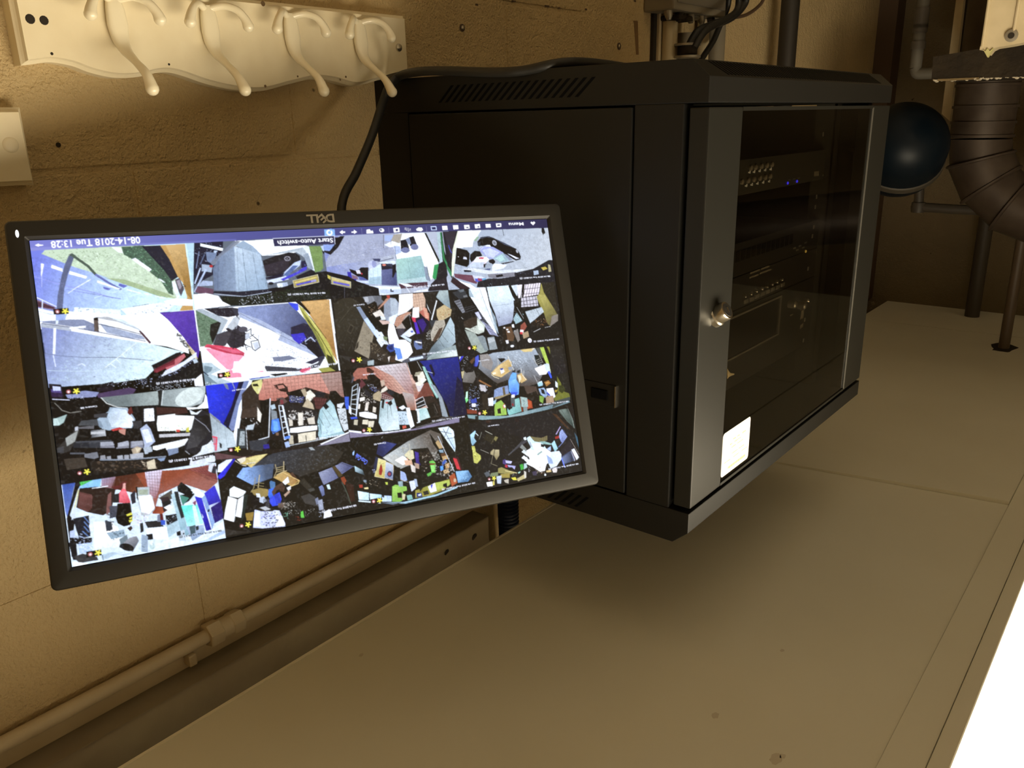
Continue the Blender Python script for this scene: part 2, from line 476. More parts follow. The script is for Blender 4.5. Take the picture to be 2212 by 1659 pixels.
# door
dr = MB()
dr.box(-D, -.4475, .0026, .079, .0445, .4705, bev=.0014)
dr.box(-D, -.4475, .518, W - .0015, .0445, .4705, bev=.0014)
dr.box(-D, -.4520, .079, .518, .0445, .0485)
dr.box(-D, -.4520, .079, .518, .4670, .4705)
door = part(dr, 'door', M_black2)
bpy.context.view_layer.update()
part(MB().box(-.4672, -.4632, .078, .519, .048, .4675), 'glass', M_glass, door)
part(MB().box(-.4694, -.4670, .5165, .5190, .0470, .4680, bev=.0006), 'edge_strip', mat('ridge_highlight', (.11, .105, .09), .35, metal=.5), door)  # lighter metal strip paints in the bright highlight along the hinge seam
lk = Vector((-D, .0415, .2565))
part(MB().lathe([(.0122, -.004), (.0122, .0020), (.0108, .0035), (.0104, .0125), (.0096, .0145), (.0082, .0148)], lk, (-1, .0, -.62), 28), 'lock', M_steel, door, True)
part(MB().lathe([(.0076, 0), (.0074, .0006)], lk + Vector((-1, 0, -.62)).normalized() * .0146, (-1, 0, -.62), 24), 'lock_face', M_dark, door)
part(MB().box(-.0006, .0006, -.0010, .0010, -.0028, .0028, M=Matrix.Translation(lk + Vector((-1, 0, -.62)).normalized() * .0154) @ Matrix.Rotation(.555, 4, 'Y').inverted()), 'keyhole', M_steel, door)
# sticker on the glass with its printed lines
ya, yb, za, zb = .0795, .1565, .4055, .4612
rr = .0045; pts = []
for cy, cz, a0 in ((yb - rr, zb - rr, 0), (ya + rr, zb - rr, 90), (ya + rr, za + rr, 180), (yb - rr, za + rr, 270)):
    for k in range(5):
        a = math.radians(a0 + k * 22.5)
        pts.append((-D + .0007, cy + rr * math.cos(a), cz + rr * math.sin(a)))
part(MB().prism(pts, (-.0004, 0, 0)), 'sticker', M_label, door)
pm = MB(); rg = random.Random(4)
for zc, h, segs in ((.4545, .0034, ((.098, .146),)), (.4445, .0012, ((.087, .101), (.112, .128), (.136, .151))), (.4385, .0012, ((.107, .121), (.126, .139))),
                    (.4300, .0012, ((.105, .117), (.121, .136))), (.4250, .0016, ((.100, .106), (.112, .130))), (.4205, .0018, ((.108, .114), (.120, .126), (.134, .144))),):
    for a, b in segs:
        y = a
        while y < b:
            wd = rg.uniform(.0008, .0022)
            pm.box(-D + .0001, -D + .0003, y, y + wd, zc - h / 2, zc + h * rg.uniform(.2, .5))
            y += wd + rg.uniform(.0006, .0012)
part(pm, 'sticker_print', M_print, door)
tp = [(1571.5, 796), (1574.5, 802), (1578, 806.5), (1586, 807), (1586.5, 809), (1577, 813), (1574, 815), (1571.5, 819)]
part(MB().prism([px(u, v, 0, -.4625) for u, v in tp], (.0006, 0, 0)), 'tape_scrap', mat('masking_tape', (.72, .58, .36), .7), door)

# ---------------------------------------------------------------- things inside the rack
XF = -.400
def device(name, z0, z1, label, cat, fm=None):
    e = empty(name, (XF, .3, z0)); tag(e, label, cat, 'rack units behind the smoked door')
    b = MB(); b.box(XF + .002, -.12, .076, .524, z0 + .001, z1 - .001, bev=.001)
    wchild(b.build('case', M_dark), e)
    fp = MB(); fp.box(XF - .0015, XF + .002, .0592, .5408, z0 + .0004, z1 - .0004, bev=.0006)
    fo = wchild(fp.build('front_panel', fm or M_dark), e)
    bpy.context.view_layer.update()
    for ys in (.0665, .5335):
        for zz in (z0 + .007, z1 - .007):
            s = MB().lathe([(.0030, 0), (.0028, .0012), (.0008, .0018)], (XF - .0015, ys, zz), (-1, 0, 0), 12).build('screw', M_steel)
            wchild(s, e)
    return e
def at(u, v, d=.0016): return px(u, v, 0, XF - d)
def z3(x, y): return (1590 + x * .09494, 330 + y * .09494)
d1 = device('video_recorder', .1052, .1492, 'slim rack recorder with two rows of buttons and two blue lights', 'recorder', mat('recorder_grey', (.036, .034, .029), .5))
for x, y in ((320, 345), (430, 325), (565, 305), (690, 285), (805, 265), (120, 660), (260, 630), (395, 605), (530, 575), (650, 560), (765, 535)):
    p = at(*z3(x, y)); wchild(MB().lathe([(.0036, 0), (.0034, .0022), (.0022, .0030)], p, (-1, 0, 0), 12).build('button', M_grey, smooth=True), d1)
for x, y in ((315, 435), (420, 425), (545, 405), (670, 385), (795, 365), (240, 740), (365, 715), (495, 690), (625, 665), (760, 640)):
    p = at(*z3(x, y), .0014)
    wchild(MB().box(p.x - .0004, p.x, p.y - .0012, p.y + .0014, p.z - .0016, p.z + .0020).box(p.x - .0004, p.x, p.y - .0052, p.y - .0022, p.z - .0004, p.z + .0014).build('legend', M_legend), d1)
for x, y in ((1210, 615), (1315, 595), (1420, 575)):
    p = at(*z3(x, y), .0014); wchild(MB().box(p.x - .0004, p.x, p.y - .0042, p.y + .0042, p.z - .0006, p.z + .0008).build('legend', M_zinc), d1)
for x, y in ((1170, 690), (1380, 650)):
    p = at(*z3(x, y)); wchild(MB().lathe([(.0020, 0), (.0018, .0012), (.0006, .0018)], p, (-1, 0, 0), 12).build('blue_light', M_ledblue), d1)
p = at(*z3(1825, 490), .0014)
wchild(MB().box(p.x - .0004, p.x, p.y - .010, p.y + .010, p.z - .0044, p.z + .0026).build('badge', M_grey), d1)
d2 = device('network_switch', .2085, .2525, 'slim black network switch with one amber light at its end', 'network switch')
p = at(1740, 543); wchild(MB().lathe([(.0022, 0), (.0020, .0012), (.0006, .0018)], p, (-1, 0, 0), 12).build('amber_light', M_ledamber), d2)
for k in range(14):
    y = .20 + k * .0165
    wchild(MB().box(XF - .0022, XF - .0012, y, y + .0125, .2190, .2330).build('port', M_void), d2)
for k, (u, v) in enumerate(((1716, 536), (1728, 531), (1740, 524), (1722, 540), (1735, 535))):
    p = at(u, v, .0014); wchild(MB().box(p.x - .0004, p.x, p.y - .005, p.y + .005, p.z - .0012, p.z + .0012).build('legend', M_zinc), d2)
d3 = device('patch_panel', .2530, .2972, 'black patch panel with a row of small shiny knobs', 'patch panel')
def z5(x, y): return (1560 + x * .14467, 540 + y * .14467)
for x, y in ((310, 690), (398, 655), (478, 612), (560, 577), (635, 545), (712, 508), (787, 475), (860, 440)):
    p = at(*z5(x, y)); wchild(MB().lathe([(.0030, 0), (.0030, .004), (.0018, .0055)], p, (-1, 0, 0), 14).build('knob', M_steel, smooth=True), d3)
    q = at(*z5(x + 25, y + 75)); wchild(MB().box(q.x - .003, q.x, q.y - .006, q.y + .006, q.z - .003, q.z + .003, bev=.001).build('jack', M_zinc), d3)
for x0, y0, x1, y1 in ((415, 345, 560, 300), (580, 290, 700, 240), (405, 415, 540, 370), (560, 350, 730, 290)):
    a = at(*z5(x0, y0), .0014); b = at(*z5(x1, y1), .0014); zc = (a.z + b.z) / 2
    wchild(MB().box(a.x - .0004, a.x, a.y, b.y, zc - .0012, zc + .0012).build('legend', M_grey), d3)
d4 = device('stereo_amplifier', .2978, .4060, 'tall black rack unit with framed dark display and knobs', 'amplifier')
fr = MB(); a = at(1580, 690); b = at(1683, 640); zt = .3060; zb_ = .3610
for box in ((.10, .398, zt - .002, zt + .0005), (.10, .398, zb_, zb_ + .0022), (.3955, .398, zt, zb_), (.10, .1025, zt, zb_)):
    fr.box(XF - .004, XF - .001, *box)
wchild(fr.build('display_frame', M_zinc), d4)
wchild(MB().box(XF - .0022, XF - .0012, .1025, .3955, zt, zb_).build('display', mat('display_glass', (.006, .006, .008), .12)), d4)
for x, y, r in ((995, 805, .006), (1140, 820, .006), (1195, 745, .005)):
    p = at(*z5(x, y)); wchild(MB().lathe([(r, 0), (r * .95, .010), (r * .6, .012)], p, (-1, 0, 0), 18).build('knob', M_steel if r < .0055 else M_zinc, smooth=True), d4)
for x, y, wv, hv in ((1190, 870, .012, .002), (1190, 960, .012, .007), (1180, 1135, .012, .003), (1030, 970, .010, .001)):
    p = at(*z5(x, y), .0014); wchild(MB().box(p.x - .001, p.x, p.y - wv / 2, p.y + wv / 2, p.z - hv, p.z + hv).build('slider', M_grey), d4)

# blue sleeve and white cord going up from the rack into the gap of the ceiling
def cord(name, pts, r, m, label, cat, group=None, seg=10, res=6):
    o = MB().tube(pts, r, seg, res).build(name, m, None, True)
    return tag(o, label, cat, group)
sl = MB(); zz = .517; lp = []
while zz < .788:
    for r in (.017, .0195, .0195, .017):
        lp.append([(-.048 + r * math.cos(a * math.pi / 8), .186 + r * math.sin(a * math.pi / 8), zz) for a in range(16)]); zz += .0016
sl.rings(lp)
tag(sl.build('conduit_sleeve', M_bluec, None, True), 'dark blue ribbed sleeve rising from the rack top into the ceiling gap', 'conduit')
cord('white_cord', [(-.050, .152, .517), (-.0505, .152, .60), (-.050, .155, .70), (-.048, .158, .789)], .0036, M_cream, 'thin pale cord beside the blue ribbed sleeve above the rack', 'cord')

# ---------------------------------------------------------------- monitor
OX = Vector((-.2531, -.2950, .2708))
PXv = Vector((-0.43301882687297816, 0.9007975797732102, 0.03253330367910158))   # photo right
PYv = Vector((-0.29405078636364373, -0.17528592871470788, 0.9395791495310787))  # up
PNv = Vector((0.8520732542525158, 0.3972890175544112, 0.34078234390616285))     # into the wall
ex, ey, ez = -PXv, PYv, -PNv
MM = Matrix(((ex.x, ey.x, ez.x, OX.x), (ex.y, ey.y, ez.y, OX.y), (ex.z, ey.z, ez.z, OX.z), (0, 0, 0, 1)))
mon = empty('monitor', M=MM)
tag(mon, 'black flat monitor on a wall arm showing sixteen security camera views', 'monitor')
AW, AH = .2383, .13405                 # half size of the lit area
OL, OR_, OB, OT = -.2556, .2546, -.1505, .1507
def rrect(x0, x1, y0, y1, r, z, n=5):
    out = []
    for cx, cy, a0 in ((x1 - r, y1 - r, 0), (x0 + r, y1 - r, 90), (x0 + r, y0 + r, 180), (x1 - r, y0 + r, 270)):
        for k in range(n):
            a = math.radians(a0 + 90 * k / (n - 1)); out.append((cx + r * math.cos(a), cy + r * math.sin(a), z))
    return out
bz = MB()
def ins(d, r, z): return rrect(OL + d, OR_ - d, OB + d, OT - d, r, z)
inner = lambda d, z: rrect(-AW - d, AW + d, -AH - d, AH + d, .0012, z)
bz.rings([ins(.001, .0045, -.020), ins(0, .005, -.018), ins(0, .005, .0005), ins(.0012, .004, .0022), ins(.0025, .003, .0026),
          inner(.0032, .0026), inner(.0026, .0020), inner(.0006, -.0004), inner(.0006, -.0030)], False, False)
bezel = bz.build('bezel', M_bezel, mon, True, 30)
bk = MB()
bk.rings([ins(.0015, .0045, -.0185), ins(.004, .006, -.024), ins(.05, .02, -.040), ins(.06, .02, -.052)])
back = bk.build('back_housing', M_bezel, mon)
MB().box(-.05, .05, -.05, .05, -.056, -.051, bev=.002).build('mount_plate', M_bezel, mon)
lo = px(37, 506, 0, -.1)
# power light and maker's lettering sit on the lower bezel
def on_bezel(u, v, z=.0027):
    d = Vector((RC.T @ np.array([(u - CX) / FPX, (v - CY) / FPX, 1.0])).tolist()); c = Vector(CAM.tolist())
    o = OX + ez * z
    t = (o - c).dot(ez) / d.dot(ez); q = c + d * t - OX
    return q.dot(ex), q.dot(ey)
lx, ly = on_bezel(37, 505)
MB().rings([[(lx + .0013 * math.cos(a * math.pi / 8), ly + .0032 * math.sin(a * math.pi / 8), z) for a in range(16)] for z in (.0020, .0031)]).build('power_light', M_ledwhite, bezel)
bx, by = on_bezel(691, 471)
logo = bmesh.new()
for chn, dx, rot in (('D', -.0094, 0), ('E', -.0024, 38), ('L', .0040, 0), ('L', .0092, 0)):
    me = text_mesh(chn, .0108, .0004, bold=.0003)
    b2 = bmesh.new(); b2.from_mesh(me)
    cxm = sum((v.co.x for v in b2.verts)) / len(b2.verts)
    bmesh.ops.transform(b2, matrix=Matrix.Translation((bx + dx, by, .0028)) @ Matrix.Rotation(math.radians(rot), 4, 'Z') @ Matrix.Scale(1.12, 4, (1, 0, 0)), verts=b2.verts)
    tm = bpy.data.meshes.new('t'); b2.to_mesh(tm); b2.free(); logo.from_mesh(tm); bpy.data.meshes.remove(tm); bpy.data.meshes.remove(me)
lm_ = bpy.data.meshes.new('logo_lettering'); logo.to_mesh(lm_); logo.free()
obj('logo_lettering', lm_, mat('logo_silver', (.34, .31, .25), .35, metal=.6), bezel)['label'] = 'silver maker lettering on the lower bezel'

# ---- screen picture: painted by code into a fine grid of coloured points
NS, NT_ = 1040, 585
SS = 2
BW, BHp = NS * SS, NT_ * SS
buf = np.zeros((BHp, BW, 3), np.float32)
rngp = np.random.RandomState(7)
def to_st(P):
    P = np.asarray(P, float).reshape(-1, 2)
    d = np.stack([(P[:, 0] - CX) / FPX, (P[:, 1] - CY) / FPX, np.ones(len(P))], 1) @ RC
    nv = np.array(PNv); o = np.array(OX)
    t = ((o - CAM) @ nv) / (d @ nv)
    q = CAM + d * t[:, None] - o
    return np.stack([((q @ np.array(PXv)) / (2 * AW) + .5) * BW, ((q @ np.array(PYv)) / (2 * AH) + .5) * BHp], 1)
clip = (0, 0, BW, BHp)
def poly_mask(Q):
    x0 = max(int(np.floor(Q[:, 0].min())), clip[0]); x1 = min(int(np.ceil(Q[:, 0].max())) + 1, clip[2])
    y0 = max(int(np.floor(Q[:, 1].min())), clip[1]); y1 = min(int(np.ceil(Q[:, 1].max())) + 1, clip[3])
    if x1 <= x0 or y1 <= y0: return None
    ys = np.arange(y0, y1) + .5; xs = np.arange(x0, x1) + .5
    m = np.zeros((y1 - y0, x1 - x0), bool)
    n = len(Q)
    for i in range(n):
        (ax_, ay), (bx_, by_) = Q[i], Q[(i + 1) % n]
        if ay == by_: continue
        c = (ys >= min(ay, by_)) & (ys < max(ay, by_))
        if not c.any(): continue
        xi = ax_ + (ys[c] - ay) / (by_ - ay) * (bx_ - ax_)
        m[c] ^= xs[None, :] < xi[:, None]
    return m, x0, y0, x1, y1
def fill(Q, col, al=1.0):
    r = poly_mask(Q)
    if r is None: return
    m, x0, y0, x1, y1 = r
    if al >= 1: buf[y0:y1, x0:x1][m] = col
    else:
        s_ = buf[y0:y1, x0:x1]; s_[m] = s_[m] * (1 - al) + np.asarray(col) * al
def grad(Q, c1, c2, a, b):
    r = poly_mask(Q)
    if r is None: return
    m, x0, y0, x1, y1 = r
    gx, gy = np.meshgrid(np.arange(x0, x1), np.arange(y0, y1))
    d = b - a; t = ((gx - a[0]) * d[0] + (gy - a[1]) * d[1]) / max(d @ d, 1e-6)
    t = np.clip(t, 0, 1)[..., None]
    buf[y0:y1, x0:x1][m] = (np.array(c1) * (1 - t) + np.array(c2) * t)[m]
def line(Q, wd, col):
    for i in range(len(Q) - 1):
        a, b = Q[i], Q[i + 1]; d = b - a; L_ = np.hypot(*d)
        if L_ < 1e-6: continue
        n = np.array([-d[1], d[0]]) / L_ * wd / 2; e = d / L_ * wd * .3
        fill(np.array([a - e + n, b + e + n, b + e - n, a - e - n]), col)
def blob(c, rx, ry, col, rot=0, al=1.0):
    a = np.linspace(0, 2 * np.pi, 18, endpoint=False)
    cr, sr = math.cos(rot), math.sin(rot)
    x, y = rx * np.cos(a), ry * np.sin(a)
    fill(np.stack([c[0] + x * cr - y * sr, c[1] + x * sr + y * cr], 1), col, al)
_tm = {}
def words(body, a, b, hgt, col, bold=.02):
    """a = end, b = start of the line (the text reads from b to a, upside down in the photograph)"""
    if body not in _tm:
        me = text_mesh(body, 1.0, align='LEFT', bold=bold); me.calc_loop_triangles()
        v = np.array([x.co[:2] for x in me.vertices]); t = np.array([x.vertices[:] for x in me.loop_triangles])
        _tm[body] = (v, t); bpy.data.meshes.remove(me)
    v, t = _tm[body]
    x = (v[:, 0] - v[:, 0].min()) / (v[:, 0].max() - v[:, 0].min())
    d = a - b; n = np.array([-d[1], d[0]]) / np.hypot(*d)
    if n[1] < 0: n = -n
    pts_ = b + x[:, None] * d + (v[:, 1] * hgt * 1.35)[:, None] * n
    for tri in t: fill(pts_[tri], col)
